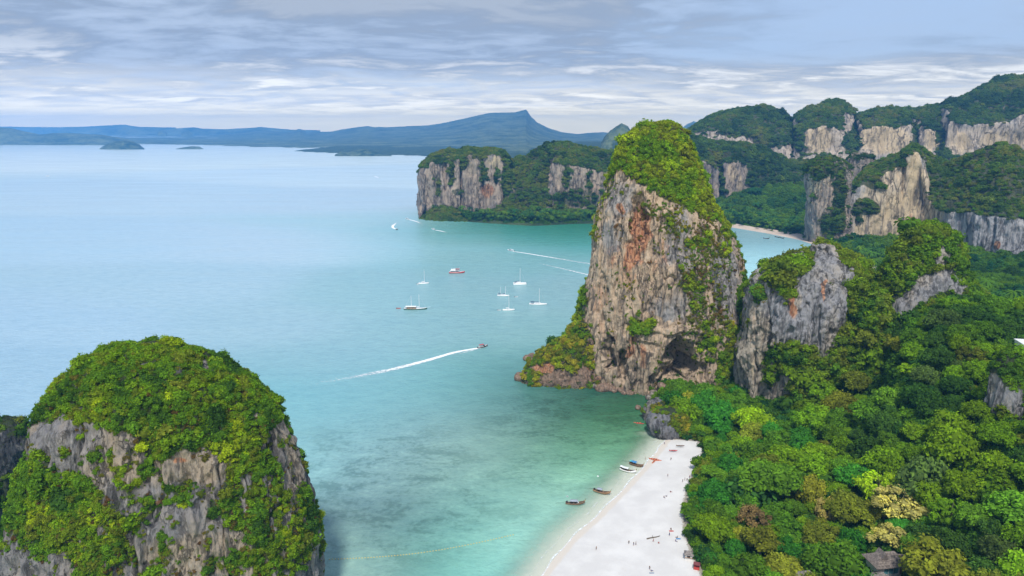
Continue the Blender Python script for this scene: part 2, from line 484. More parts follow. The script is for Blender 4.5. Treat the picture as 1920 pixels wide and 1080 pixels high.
def scrub_on(name, R, prob, spacing, size, cols, tintseed, label, cat='scrub', tscale=9.0, boost=None, sink=.25, up=.5, kinds=(0, 5), fmin=-.3, sizevar=.35, tjit=.16):
    rng = np.random.default_rng(tintseed)
    V, Q = R['V'], R['Q']
    Pn, Nn = sample_surface(V, Q, prob, spacing, rng)
    k = in_view(Pn) & facing(Pn, Nn, fmin); Pn, Nn = Pn[k], Nn[k]
    u = .5 + .75 * fbm(Pn / tscale, 3, tintseed % 50) + rng.normal(0, tjit, len(Pn))
    if boost is not None:
        bx, by = proj(Pn); u = u + ells(bx, by, boost)
    tint = palette(u, cols) * rng.uniform(.8, 1.25, (len(Pn), 1))
    s = size * np.exp(rng.normal(0, sizevar, len(Pn)))
    N2 = Nn * (1 - up) + np.array([0, 0, up]); N2 /= np.linalg.norm(N2, axis=1, keepdims=True)
    rot = np.stack([-np.arcsin(np.clip(N2[:, 1], -1, 1)), np.arctan2(N2[:, 0], N2[:, 2]), rng.uniform(0, 6.28, len(Pn))], 1)
    scl = np.stack([s, s, s * rng.uniform(.75, 1.2, len(Pn))], 1)
    return scatter_obj(name, Pn - Nn * (s * sink)[:, None], rot, scl, tint, rng.integers(kinds[0], kinds[1], len(Pn)), label, cat)

# ------------------------------------------------------------------ rocks: closed karst towers from their silhouettes
def rock(name, mat, rows, Yc, k=.8, n=2.4, Nt=420, Mz=260, amp=3.0, lump=22., flute=1.4, fl=6.0, fine=.5, seed=1, zmin=-4,
         dents=(), stains=(), pales=(), warms=(), vegf=None, yoff=0.0, front=.66, label=None, rymin=0, ledge=0.0):
    rows = np.array(rows, float)
    xl, _, z = atY(rows[:, 1], rows[:, 0], Yc); xr, _, _ = atY(rows[:, 2], rows[:, 0], Yc)
    o = np.argsort(z); z, xl, xr = z[o], xl[o], xr[o]
    if z[0] > zmin:                                  # continue straight down to the foot
        z = np.r_[zmin, z]; xl = np.r_[xl[0], xl]; xr = np.r_[xr[0], xr]
    rx = (xr - xl) / 2
    s = np.r_[0, np.cumsum(np.hypot(np.diff(z), np.diff(rx)))]
    ss = np.linspace(0, s[-1], Mz)
    Z = np.interp(ss, s, z); XL = np.interp(ss, s, xl); XR = np.interp(ss, s, xr)
    ker = np.hanning(11); ker /= ker.sum()
    sm = lambda a: np.convolve(np.pad(a, 5, mode='edge'), ker, 'valid')
    Z, XL, XR = sm(Z), sm(XL), sm(XR)
    RX = np.maximum((XR - XL) / 2, .15); CX = (XR + XL) / 2; RY = np.maximum(RX * k, min(rymin, RX.max() * k) * np.sqrt(np.clip(RX / max(RX.max() * .35, 1), 0, 1)))
    # angles: denser towards the camera (-Y)
    nf = int(Nt * front); th = np.r_[np.linspace(-math.pi, 0, nf, endpoint=False), np.linspace(0, math.pi, Nt - nf, endpoint=False)]
    c, sn = np.cos(th), np.sin(th)
    ex = 2.0 / n
    ux = np.sign(c) * np.abs(c) ** ex; uy = np.sign(sn) * np.abs(sn) ** ex
    G = np.empty((Mz, Nt, 3))
    G[..., 0] = CX[:, None] + RX[:, None] * ux; G[..., 1] = Yc + yoff + RY[:, None] * uy; G[..., 2] = Z[:, None]
    # lumps and flutes
    Nn = grid_normals(G, True)
    edge = np.clip(RX / (lump * .5), .15, 1)[:, None]
    d = amp * fbm(G / np.array([lump, lump, lump * 1.7]), 4, seed)
    d = d + amp * .5 * ridged(G / np.array([lump * .5, lump * .5, lump * 2.2]), 2, seed + 5)
    G = G + Nn * (d * edge)[..., None]
    Nn = grid_normals(G, True)
    steep = np.clip(1 - np.abs(Nn[..., 2]) * 1.2, 0, 1)
    wob = fbm(G / 14., 2, seed + 9)[..., None] * 1.6
    d = flute * ridged((G + wob) / np.array([fl, fl, fl * 14]), 4, seed + 20) * (.35 + .65 * steep)
    d = d + fine * fbm(G / np.array([2.2, 2.2, 4.0]), 3, seed + 40)
    cre = np.abs(fbm((G + wob) / np.array([fl * 2.4, fl * 2.4, fl * 22]), 3, seed + 90)); d = d - flute * 1.4 * sstep(.06, .0, cre) * steep
    pk = fbm(G / np.array([5., 5., 9.]), 3, seed + 95); d = d - flute * .6 * sstep(.28, .5, pk) * steep + fine * .8 * ridged(G / np.array([1.6, 1.6, 7.]), 2, seed + 97) * steep
    if ledge: d = d + ledge * ridged(G / np.array([40, 40, 7.]), 2, seed + 60) * steep
    px, py = proj(G)
    fr = sstep(-.1, .25, ((np.array([0, 0, H]) - G) / np.linalg.norm(np.array([0, 0, H]) - G, axis=-1, keepdims=True) * Nn).sum(-1))
    wx = px + 9 * fbm(G / 6., 3, seed + 70); wy = py + 12 * fbm(G / 9., 3, seed + 75)
    if len(dents): d = d - ells(wx, wy, dents) * fr
    G = G + Nn * (d * np.clip(edge * 1.5, 0, 1))[..., None]
    Nn = grid_normals(G, True)
    V = G.reshape(-1, 3); Q = grid_faces(Mz, Nt, True)
    # cap
    top = V[-Nt:].mean(0) + np.array([0, 0, .1]); 
    V = np.concatenate([V, top[None]]); ti = len(V) - 1
    base = (Mz - 1) * Nt; i = np.arange(Nt)
    capf = np.stack([base + i, base + (i + 1) % Nt, np.full(Nt, ti), np.full(Nt, ti)], 1)
    px, py = px.ravel(), py.ravel(); fr = fr.ravel()
    Nf = Nn.reshape(-1, 3)
    wx, wy = wx.ravel(), wy.ravel()
    stain = ells(wx, wy, stains) * fr; pale = ells(wx, wy, pales) * fr; warm = ells(wx, wy, warms) * fr
    veg = vegf(V[:-1], Nf, wx, wy, fr) if vegf else sstep(.3, .6, Nf[:, 2])
    veg = np.clip(veg, 0, 1)
    one = lambda a: np.r_[a, a[-1]]
    A = {'stain': one(stain), 'pale': one(pale), 'warm': one(warm), 'veg': one(veg)}
    tri = np.concatenate([np.concatenate([Q[:, [0, 1, 2]], Q[:, [0, 2, 3]]]), capf[:, :3]])
    me = np_mesh(name, V, tri, mat, True, A)
    ob = link(name, me); prop(ob, label, kind='structure')
    return dict(V=V, Q=Q, veg=one(veg), px=one(px), py=one(py), ob=ob)

def ridge(name, mat, cols, Yback, runs, Ns=300, Mt=120, amp=8., lump=60., flute=3., fl=18., fine=1.2, seed=1, stains=(), pales=(), warms=(),
          veg_hi=.45, label=None, dents=(), vegadd=(), endround=0.0, zfoot=-3., zmin1=-2.):
    """a massif with talus, cliff band and rounded crest. cols: px, Yfoot, py cliff bottom, py cliff top, py crest"""
    c = np.array(cols, float); 
    u = np.linspace(0, 1, Ns); s = np.r_[0, np.cumsum(np.abs(np.diff(c[:, 0])) + .35 * np.abs(np.diff(c[:, 4])))]; s /= s[-1]
    I = lambda k: np.interp(u, s, c[:, k])
    px, Yf, cb, ct, tp = (I(k) for k in range(5))
    ker = np.hanning(7 if zmin1 < 0 else 3); ker /= ker.sum(); kh_ = len(ker) // 2; sm = lambda a: np.convolve(np.pad(a, kh_, mode='edge'), ker, 'valid')
    cb, ct, tp, Yf = sm(cb), sm(ct), sm(tp), sm(Yf)
    r1, r2, r3, r4 = runs
    e = 1 - endround * (np.abs(u * 2 - 1) ** 6)
    Y1 = Yf + r1 * e; Y2 = Y1 + r2 * e; Y3 = Y2 + r3 * e; Y4 = Y3 + r4 * e
    Zf = np.full(Ns, zfoot)
    pf = 540 - F * ((Yf * sp + (Zf - H) * cp) / (Yf * cp - (Zf - H) * sp))
    Pts = []
    x, y, z = atY(px, pf, Yf); Pts.append(np.stack([x, y, z], 1))
    x, y, z = atY(px, cb, Y1); z = np.maximum(z, zmin1); P1 = np.stack([x, y, z], 1)
    m = (Pts[0] + P1) / 2; m[:, 2] -= (.12 if zmin1 < 0 else 0) * (P1[:, 2] - zfoot); Pts.append(m); Pts.append(P1)
    x, y, z = atY(px, ct, Y2); z = np.maximum(z, zfoot + 2); P2 = np.stack([x, y, z], 1); Pts.append(P2)
    x, y, z = atY(px, tp, Y3); z = np.maximum(z, zfoot + 2.5); P3 = np.stack([x, y, z], 1)
    m = (P2 + P3) / 2; m[:, 2] += .16 * (P3[:, 2] - P2[:, 2]); Pts.append(m); Pts.append(P3)
    m = P3.copy(); m[:, 0] *= (Y3 + r4 * .4 * e) / Y3; m[:, 1] += r4 * .4 * e; m[:, 2] = zfoot + .75 * (P3[:, 2] - zfoot); Pts.append(m)
    m = P3.copy(); m[:, 0] *= Y4 / Y3; m[:, 1] = Y4; m[:, 2] = zfoot; Pts.append(m)
    K = np.stack(Pts, 0)                      # (8, Ns, 3)
    seg = np.linalg.norm(np.diff(K, axis=0), axis=2).mean(1); tt = np.r_[0, np.cumsum(seg)]
    ts = np.concatenate([np.linspace(0, tt[5], int(Mt * .85), endpoint=False), np.linspace(tt[5], tt[-1], Mt - int(Mt * .85))])
    G = np.empty((Mt, Ns, 3))
    idx = np.clip(np.searchsorted(tt, ts, 'right') - 1, 0, 6); f = ((ts - tt[idx]) / (tt[idx + 1] - tt[idx]))[:, None, None]
    G = K[idx] * (1 - f) + K[idx + 1] * f
    for _ in range(2): G[1:-1] = (G[:-2] + 2 * G[1:-1] + G[2:]) / 4
    Nn = grid_normals(G, False)
    if Nn[Mt // 3, Ns // 2, 1] > 0: Nn = -Nn; flip = True
    else: flip = False
    hh = np.clip((G[..., 2] - zfoot) / 12, 0, 1)
    d = amp * fbm(G / np.array([lump, lump, lump * 1.5]), 4, seed) + amp * .6 * ridged(G / np.array([lump * .55, lump * .55, lump * 2.5]), 2, seed + 5)
    px2, py2 = proj(G)
    if len(dents): d = d - ells(px2, py2, dents)
    Nz0 = fbm(G / 9e9, 1, 0) * 0 + grid_normals(G, False)[..., 2]
    crest = np.clip(1 - np.abs(np.linspace(0, 1, Mt) - tt[5] / tt[-1]) * 0, 0, 1)[:, None]
    Nh = Nn.copy(); Nh[..., 2] *= .35
    G = G + Nh * (d * hh * crest)[..., None]
    Nn = grid_normals(G, False) * (-1 if flip else 1)
    steep = np.clip(1 - np.abs(Nn[..., 2]) * 1.15, 0, 1)
    d = flute * ridged(G / np.array([fl, fl, fl * 6]), 3, seed + 20) * (.2 + .8 * steep) + fine * fbm(G / np.array([5., 5, 9.]), 3, seed + 40)
    G = G + Nn * (d * hh)[..., None]
    Nn = grid_normals(G, False) * (-1 if flip else 1)
    V = G.reshape(-1, 3); Q = grid_faces(Mt, Ns)
    if flip: Q = Q[:, ::-1]
    px2, py2 = proj(V); Nf = Nn.reshape(-1, 3)
    wx = px2 + 6 * fbm(V / 18., 3, seed + 70); wy = py2 + 6 * fbm(V / 18., 3, seed + 75)
    veg = np.clip(sstep(veg_hi - .2, veg_hi + .1, .75 * Nz0.ravel() + .25 * Nf[:, 2] + .16 * fbm(V / 30., 3, seed + 80)) + ells(wx, wy, vegadd), 0, 1)
    A = {'stain': ells(wx, wy, stains), 'pale': ells(wx, wy, pales), 'warm': ells(wx, wy, warms), 'veg': veg}
    tri = np.concatenate([Q[:, [0, 1, 2]], Q[:, [0, 2, 3]]])
    ob = link(name, np_mesh(name, V, tri, mat, True, A)); prop(ob, label, kind='structure')
    return dict(V=V, Q=Q, veg=veg, px=px2, py=py2, ob=ob)
# ------------------------------------------------------------------ coast, land and sea
SHORE_PX = [(800, 1420), (900, 1265), (985, 1130), (1022, 1070), (1066, 1015), (1125, 962), (1178, 908), (1218, 863), (1240, 835), (1252, 818),
            (1232, 806), (1210, 778), (1214, 758), (1234, 742), (1200, 736), (1150, 728), (1100, 722), (1040, 716), (990, 712), (976, 704), (985, 672)]
NEAR_SHORE = [tuple(float(v) for v in atZ(*p)[:2]) for p in SHORE_PX]
BACK = [(15, 520), (60, 560), (150, 575), (230, 570), (300, 590), (360, 660), (405, 770), (432, 890)]
FARB = [tuple(float(v) for v in atZ(*p)[:2]) for p in [(1543, 463), (1500, 449), (1440, 437), (1368, 425), (1330, 420), (1140, 420), (1080, 420), (1000, 424), (900, 418), (850, 414), (795, 412)]]
TAIL = [(-190, 1330), (-150, 1500), (0, 2200), (-100, 3200)]
SHORE = NEAR_SHORE + BACK + FARB + TAIL + [(-420, 3990), (-1150, 4500), (-1900, 5200), (-3200, 6300), (-6000, 6500)]
LAND = SHORE + [(-6000, 9000), (14000, 9000), (14000, 150), (500, 90), (0, 60)]
FOREST_PX = [(1345, 1240), (1330, 1100), (1318, 1070), (1300, 1030), (1290, 990), (1287, 950), (1298, 905), (1312, 872), (1325, 842), (1312, 824), (1280, 819), (1262, 816)]
FOREST_EDGE = [tuple(float(v) for v in atZ(px, py, 2.0)[:2]) for px, py in FOREST_PX]
BEACH_POLY = NEAR_SHORE[:10] + FOREST_EDGE[::-1]

def land_sd(x, y):
    d = segdist(x, y, SHORE); return np.where(inpoly(x, y, LAND), d, -d)

# ground height of the near jungle: thin plate through points seen in the photograph (canopy 9 m above ground)
CTRL = [(1330,1060,3),(1420,1060,4),(1550,1060,6),(1300,930,2.5),(1400,930,4),(1520,930,6),(1340,830,3),(1420,830,5),(1250,760,3),(1330,740,6),
        (1520,870,9),(1600,950,9),(1640,870,16),(1700,1060,12),(1750,960,18),(1800,1060,18),(1920,1060,24),(1900,930,32),(1800,860,32),(1700,820,26),
        (1660,740,32),(1740,720,42),(1840,760,46),(1670,640,46),(1760,620,62),(1850,640,56),(1910,700,50),(1640,600,44),(1692,612,50),(1790,562,64),(1860,580,66),
        (1980,1000,32),(1980,800,50),(2000,650,56)]
cx_, cy_, _ = atZ([c[0] for c in CTRL], [c[1] for c in CTRL], np.array([c[2] + 8.0 for c in CTRL]))
cz_ = np.array([c[2] for c in CTRL], float)
EXTRA = [(250,520,8),(330,540,8),(420,540,10),(180,520,6),(390,460,34),(120,540,4),(320,640,4),(500,600,6),(470,420,50),(130,400,4),(250,600,4),(60,190,3),(120,150,5),(250,120,25),(330,200,34),(137,372,6),(150,366,8),(168,362,11),(186,356,14),(120,372,5),(300,440,34),(350,400,42),(270,480,22),(420,340,46),(330,480,20),(250,450,60)]
CX = np.r_[cx_, [e[0] for e in EXTRA]]; CY = np.r_[cy_, [e[1] for e in EXTRA]]; CZ = np.r_[cz_, [e[2] for e in EXTRA]]
def _tp(r): return np.where(r > 1e-6, r * r * np.log(np.maximum(r, 1e-6)), 0)
_n = len(CX)
_A = np.zeros((_n + 3, _n + 3)); _A[:_n, :_n] = _tp(np.hypot(CX[:, None] - CX, CY[:, None] - CY) / 100) + np.eye(_n) * .02
_A[:_n, _n:] = np.stack([np.ones(_n), CX / 100, CY / 100], 1); _A[_n:, :_n] = _A[:_n, _n:].T
_w = np.linalg.solve(_A, np.r_[CZ, 0, 0, 0])
def hill(x, y):
    sh = np.shape(x); x = np.ravel(x); y = np.ravel(y)
    v = _tp(np.hypot(x[:, None] - CX, y[:, None] - CY) / 100) @ _w[:_n] + _w[_n] + _w[_n + 1] * x / 100 + _w[_n + 2] * y / 100
    return v.reshape(sh)
GULLY = [tuple(float(v) for v in atZ(px, py, zz)[:2]) for px, py, zz in ((1640, 520, 62), (1644, 570, 56), (1650, 640, 48), (1652, 710, 38), (1640, 770, 26))]
def ground(x, y):
    d = land_sd(x, y)
    shore = np.where(d > 0, 2.6 * (1 - np.exp(-d / 22)), d * .075)
    near = np.clip(hill(x, y), 1.5, 95)
    k = sstep(640, 540, y)                              # hill near, flat beyond
    inb = inpoly(x, y, BEACH_POLY)
    fe = segdist(x, y, FOREST_EDGE)
    g = near * k + 4.0 * (1 - k)
    rise = np.where(inb, 0, sstep(0, 14, np.minimum(fe, d)))
    g = g - 17 * np.exp(-(segdist(x, y, GULLY) / 7.5) ** 2)
    z = np.where(d > 0, shore + (np.maximum(g, shore) - shore) * rise, np.maximum(shore, -5))
    return z

# land sheets
xs = np.arange(30, 470, 2.6); ys = np.arange(120, 640, 2.6)
X, Y = np.meshgrid(xs, ys); Z = ground(X, Y)
Z = Z + np.where(inpoly(X, Y, BEACH_POLY), .05, .7) * fbm(np.stack([X / 9, Y / 9, 0 * X], -1), 3, 3)
GV = np.stack([X, Y, Z], -1).reshape(-1, 3); GQ = grid_faces(*X.shape)
qc = GV[GQ].mean(1)
isb = inpoly(qc[:, 0], qc[:, 1], BEACH_POLY) | (land_sd(qc[:, 0], qc[:, 1]) < 0)
bm_ = land_sd(qc[:, 0], qc[:, 1]) > -60
ff = link("forest_floor", np_mesh("forest_floor", GV, GQ[~isb], M_FLOOR)); prop(ff, kind='structure')

# beach: a finer sheet, sinking below the water
bx = np.arange(-40, 135, .9); by = np.arange(110, 374, .9)
BX, BY = np.meshgrid(bx, by); BZ = ground(BX, BY)
sdB = land_sd(BX, BY)
BZ = np.where(sdB > 0, np.minimum(BZ, 2.62), BZ) + .06 * fbm(np.stack([BX / 4, BY / 4, 0 * BX], -1), 3, 8) * np.clip(sdB / 4, .1, 1)
fd = segdist(BX, BY, FOREST_EDGE)
keep = (sdB > -26) & (inpoly(BX, BY, BEACH_POLY) | (fd < 6) | (sdB < 1)) & (segdist(BX, BY, NEAR_SHORE[:9]) < np.where(sdB < 1, 24, 90))
bq = grid_faces(*BX.shape); bq = bq[keep.ravel()[bq].all(1)]
m, t = mat_new("sand")
tc = t.add('ShaderNodeTexCoord')
n1 = t.noise(tc.outputs['Object'], .09, 5, .6); n2 = t.noise(tc.outputs['Object'], 1.3, 5, .7); n3 = t.noise(t.mapping(tc.outputs['Object'], (.4, .4, 1)), .35, 4, .7)
wet = t.attr('wet').outputs['Fac']
c = t.mix(t.ramp(n1, .35, .7), rgb(.60, .58, .56), rgb(.69, .67, .645))
c = t.mix(t.math('MULTIPLY', t.ramp(n2, .62, .75), .35), c, rgb(.50, .47, .43))
c = t.mix(t.math('MULTIPLY', t.ramp(n3, .60, .70), .28), c, rgb(.56, .52, .47))
c = t.mix(t.ramp(t.math('ADD', wet, t.math('MULTIPLY_ADD', n3, .5, -.25)), .3, .8), c, rgb(.62, .56, .49))
litter = t.attr('litter').outputs['Fac']
c = t.mix(t.math('MULTIPLY', t.ramp(t.math('ADD', litter, t.math('MULTIPLY_ADD', n2, 1.2, -.6)), .5, .8), .8), c, rgb(.26, .22, .15))
b = t.add('ShaderNodeBsdfPrincipled'); t.link(c, b.inputs['Base Color']); b.inputs['Roughness'].default_value = .9; b.inputs['Specular IOR Level'].default_value = .1
bp = t.add('ShaderNodeBump'); bp.inputs['Distance'].default_value = .15; bp.inputs['Strength'].default_value = .6
t.link(n2, bp.inputs['Height']); t.link(bp.outputs[0], b.inputs['Normal']); finish(t, b.outputs[0])
M_SAND = m
bo = link("beach", np_mesh("beach", np.stack([BX, BY, BZ + .012], -1).reshape(-1, 3), bq, M_SAND, True,
          {'wet': sstep(5.5, .8, sdB).ravel(), 'litter': sstep(5, 0, fd).ravel()})); prop(bo, kind='structure')

# far flat land beyond the bay
fx = np.concatenate([np.linspace(-1500, -260, 12), np.arange(-250, 900, 14), np.linspace(920, 4000, 22)]); fy = np.concatenate([np.arange(560, 1300, 14), np.linspace(1310, 6000, 60)])
FX, FY = np.meshgrid(fx, fy); sdF = land_sd(FX, FY)
FZ = np.where(sdF > 0, 3.2 * (1 - np.exp(-sdF / 26)), np.maximum(sdF * .2, -5)) + 2.0 * fbm(np.stack([FX / 60, FY / 60, 0 * FX], -1), 3, 4) * np.clip(sdF / 60, 0, 1)
FZ = FZ + 38 * sstep(1230, 1560, FY) * sstep(380, 560, FX) 
FV = np.stack([FX, FY, FZ - .05], -1).reshape(-1, 3); FQ = grid_faces(*FX.shape)
prop(link("valley_floor", np_mesh("valley_floor", FV, FQ, M_FARLAND)), kind='structure')
# far beach: a strip of pale pink sand along the bay
pl = np.array(BACK[-2:] + FARB[:6]); seg = np.r_[0, np.cumsum(np.hypot(*np.diff(pl, axis=0).T))]
u = np.linspace(0, seg[-1], 220); lx = np.interp(u, seg, pl[:, 0]); ly = np.interp(u, seg, pl[:, 1])
tx, ty = np.gradient(lx), np.gradient(ly); L = np.hypot(tx, ty); nx, ny = ty / L, -tx / L
ker = np.hanning(25); ker /= ker.sum()
nx = np.convolve(np.pad(nx, 12, mode='edge'), ker, 'valid'); ny = np.convolve(np.pad(ny, 12, mode='edge'), ker, 'valid')
rows = []
for w, zz in ((-9, -.9), (-2, -.1), (0, .12), (6, .9), (14, 1.9), (24, 2.9)):
    ww = w * (1 + .25 * np.sin(u / 37)) if w > 0 else w
    rows.append(np.stack([lx + nx * ww, ly + ny * ww, np.full_like(lx, zz) + .25], 1))
G = np.stack(rows, 0)
M_FSAND = ground_mat("pink_sand", rgb(.50, .40, .32), rgb(.60, .49, .40), .05)
fb = link("far_beach", np_mesh("far_beach", G.reshape(-1, 3), grid_faces(6, 220), M_FSAND)); prop(fb, kind='structure')

# sea ---------------------------------------------------------------------------------------------
WC = [(0,300,186,217,247),(400,300,186,217,247),(700,330,182,215,245),(200,450,171,211,243),(500,450,171,211,240),(700,450,163,207,232),(100,600,162,206,239),
 (500,600,158,204,230),(700,560,147,200,220),(850,560,138,193,209),(950,480,118,178,190),(1050,450,88,163,165),(900,435,80,155,152),(1000,431,36,136,128),(1080,432,42,138,128),
 (820,440,118,183,195),(700,420,162,206,230),(1050,560,138,188,204),(1000,620,132,187,198),(800,620,138,193,211),(650,680,138,193,215),(600,760,122,192,210),(800,720,122,192,204),
 (900,740,108,183,190),(950,690,108,172,178),(1000,740,85,145,135),(1080,750,46,102,86),(1150,770,56,108,86),(1195,795,90,150,115),(650,850,122,163,170),(750,835,128,173,180),
 (850,795,128,173,183),(700,950,108,152,152),(800,1000,103,162,158),(850,900,122,182,178),(900,850,148,203,193),(950,800,128,183,168),(1000,830,103,162,138),(1100,810,66,124,96),
 (1150,850,116,182,148),(1100,870,108,172,148),(1000,900,122,177,168),(950,950,118,182,178),(900,1050,118,202,193),(980,1040,165,230,215),(1060,955,165,223,203),(1120,925,170,218,198),
 (1205,845,170,212,180),(640,1060,112,157,158),(1400,500,148,203,220),(1450,480,136,182,198),(1400,450,128,172,188),(60,700,155,201,234),(560,860,124,180,190),(870,460,140,192,207),(640,800,124,185,200),(700,780,122,190,204),(780,770,122,188,200),(250,370,179,214,246),(600,380,176,212,243),(350,540,167,209,238),(1030,735,66,124,112),(960,760,100,160,155),(700,870,118,160,166),(850,860,142,204,194)]
WC = np.array(WC, float)
WADJ = np.array([[0.762,0.655,0.411],[0.672,0.563,0.356],[0.512,0.456,0.357],[0.268,0.257,0.253],[0.2,0.194,0.182],[0.368,0.193,0.224],[0.157,0.147,0.172],[0.104,0.104,0.131],[0.122,0.124,0.134],[0.102,0.147,0.162],[0.151,0.074,0.077],[0.306,0.447,0.472],[-0.078,0.192,0.075],[-0.114,0.228,0.178],[-0.093,0.274,0.196],[0.207,0.375,0.434],[0.446,0.317,0.288],[0.164,0.168,0.198],[0.107,0.126,0.133],[0.069,0.077,0.118],[0.059,0.021,0.054],[-0.003,-0.012,0.041],[0.119,0.161,0.173],[0.041,0.379,0.426],[0.149,0.2,0.209],[0.137,0.178,0.143],[-0.12,-0.142,-0.076],[-0.033,-0.231,-0.041],[0.098,0.409,0.266],[-0.359,-0.711,-0.742],[0.069,-0.084,-0.057],[0.033,-0.343,-0.036],[-0.008,-0.191,-0.152],[-0.053,-0.363,-0.149],[-0.114,-0.236,-0.054],[0.441,0.627,0.517],[0.313,0.472,0.23],[-0.238,-0.357,-0.369],[-0.235,-0.671,-0.344],[0.138,0.151,0.258],[-0.431,-0.754,-0.295],[-0.168,-0.503,-0.203],[-0.258,-0.466,-0.153],[-0.46,-0.555,-0.29],[0.464,1.375,0.777],[0.521,1.3,0.516],[0.501,1.75,0.969],[-0.17,0.811,-0.04],[0.419,0.721,0.499],[0.424,0.902,1.015],[0.28,0.221,0.272],[0.283,0.243,0.241],[0.078,0.085,0.126],[0.93,2.437,2.475],[0.583,0.484,0.587],[-0.041,-0.089,-0.001],[-0.022,0.081,0.105],[0.022,0.129,0.163],[0.386,0.343,0.271],[0.325,0.295,0.262],[0.162,0.157,0.165],[-0.018,-0.028,-0.014],[0.062,0.067,0.051],[-0.072,-0.259,-0.222],[0.158,0.275,0.199]])
def lin(c): c = c / 255; return np.where(c < .04045, c / 12.92, ((c + .055) / 1.055) ** 2.4)
wx_, wy_, _ = atZ(WC[:, 0], WC[:, 1]); WC[:, 2:] += (WC[:, 2:].mean(1, keepdims=True) - WC[:, 2:]) * .06
wcl = lin(WC[:, 2:])
REFL = np.array([.74, .80, .90]); DIFF_E = np.array([.80, .85, 1.02]); EXPG = 2 ** EXPOSURE
dep = np.arctan2(H, np.hypot(wx_, wy_)); cosi = np.sin(dep)
fr_ = .02 + .98 * (1 - cosi) ** 5 * .55
_q = np.stack([np.arctan(wx_ / wy_), np.log(wy_)], 1); _k = np.exp(-((_q[:, None] - _q[None]) ** 2).sum(-1) / .03); WADJ = _k @ WADJ / _k.sum(1, keepdims=True)
wbody_sky = np.clip(WADJ + (wcl / EXPG - fr_[:, None] * REFL - np.array([.004, .01, .022])) / (DIFF_E * (1 - fr_[:, None])), .004, .8)  # WADJ paints missing sky reflection into the water colour, most far out
wbody_sky[(WC[:, 1] > 800) & (WC[:, 0] > 880)] *= np.array([.93, .84, .90])
fa = np.concatenate([np.linspace(-3, -1.1, 20, endpoint=False), np.linspace(-1.1, 1.1, 420, endpoint=False), np.linspace(1.1, 3, 20)])
fyv = np.concatenate([np.linspace(20, 150, 20, endpoint=False), H / np.tan(np.linspace(math.atan(H / 150), math.atan(H / 4000), 300)), np.geomspace(4100, 15000, 30)])
A_, YY = np.meshgrid(fa, fyv); XX = A_ * YY
q1 = np.stack([np.arctan(wx_ / wy_) * 1.0, np.log(wy_)], 1)
q = np.stack([np.arctan(A_), np.log(YY)], -1).reshape(-1, 2)
num = np.zeros((len(q), 3)); dn = np.zeros(len(q))
for k in range(len(q1)):
    d2 = ((q - q1[k]) ** 2).sum(1); w = np.exp(-d2 / .011) + 1e-4 / (d2 + .01) ** 2 * .02; num += w[:, None] * wbody_sky[k]; dn += w
wb = num / dn[:, None]
sdW = land_sd(XX, YY).ravel()
WV = np.stack([XX, YY, 0 * XX], -1).reshape(-1, 3)
ppx, ppy = proj(WV)
reef = ells(ppx, ppy, [(720, 930, 240, 150, 1), (1080, 790, 190, 70, 1), (1050, 880, 120, 50, .8), (900, 980, 130, 60, .5)])
m, t = mat_new("sea_water")
tc = t.add('ShaderNodeTexCoord'); ob = tc.outputs['Object']
wc = t.attr('body').outputs['Color']  # water's own colour with some sky reflection painted in
rf = t.attr('reef').outputs['Fac']
r1 = t.noise(t.mapping(ob, (.6, 1.0, 1)), .055, 6, .62, .8); r2 = t.noise(ob, .35, 4, .65)
pat = t.math('ADD', t.math('MULTIPLY', r1, .65), t.math('MULTIPLY', r2, .35))
dk = t.math('MULTIPLY', t.ramp(pat, .47, .60), t.math('MULTIPLY', rf, .60))
lt = t.math('MULTIPLY', t.ramp(pat, .47, .36), t.math('MULTIPLY', rf, .55))
c = t.mix(dk, wc, t.mix(1.0, wc, rgb(.35, .48, .45), 'MULTIPLY'))
c = t.mix(lt, c, t.mix(1.0, c, rgb(1.5, 1.4, 1.3), 'MULTIPLY'))
# broad wind lanes, then ripple shading, painted into the water colour
ln = t.noise(t.mapping(ob, (.0035, .016, 1)), 1.0, 5, .6, .6)
c = t.mix(t.math('MULTIPLY', t.ramp(ln, .42, .62), .26), c, t.mix(1.0, c, rgb(.74, .84, .92), 'MULTIPLY'))
rw = t.noise(t.mapping(ob, (.5, 1.0, 1)), .16, 6, .68, .4)
c = t.mix(t.math('MULTIPLY', t.ramp(rw, .40, .66), .42), c, t.mix(1.0, c, rgb(.66, .77, .84), 'MULTIPLY'))  # dark sides of ripples as colour, on top of the bump
rw2 = t.noise(t.mapping(ob, (.6, 1.0, 1)), .55, 5, .7, .3)
c = t.mix(t.math('MULTIPLY', t.ramp(rw2, .45, .65), .22), c, t.mix(1.0, c, rgb(.68, .78, .84), 'MULTIPLY'))  # finer ripple shading, painted likewise
df = t.add('ShaderNodeBsdfPrincipled')
hsv = t.add('ShaderNodeHueSaturation'); hsv.inputs['Saturation'].default_value = .86; hsv.inputs['Value'].default_value = 1.02; t.link(c, hsv.inputs['Color']); t.link(hsv.outputs[0], df.inputs['Base Color']); df.inputs['IOR'].default_value = 1.33
t.link(t.math('MULTIPLY_ADD', t.ramp(ln, .35, .7), .10, .17), df.inputs['Roughness'])
rp = t.noise(t.mapping(ob, (.8, 1.0, 1)), .42, 5, .65, .3); rp2 = t.noise(t.mapping(ob, (.7, 1.0, 1)), .09, 4, .6, .3)
bp = t.add('ShaderNodeBump'); bp.inputs['Strength'].default_value = .8; bp.inputs['Distance'].default_value = .8
t.link(t.math('ADD', rp, t.math('MULTIPLY', rp2, 1.2)), bp.inputs['Height']); t.link(bp.outputs[0], df.inputs['Normal'])
trn = t.add('ShaderNodeBsdfTransparent'); trn.inputs[0].default_value = rgb(.93, .99, .97)
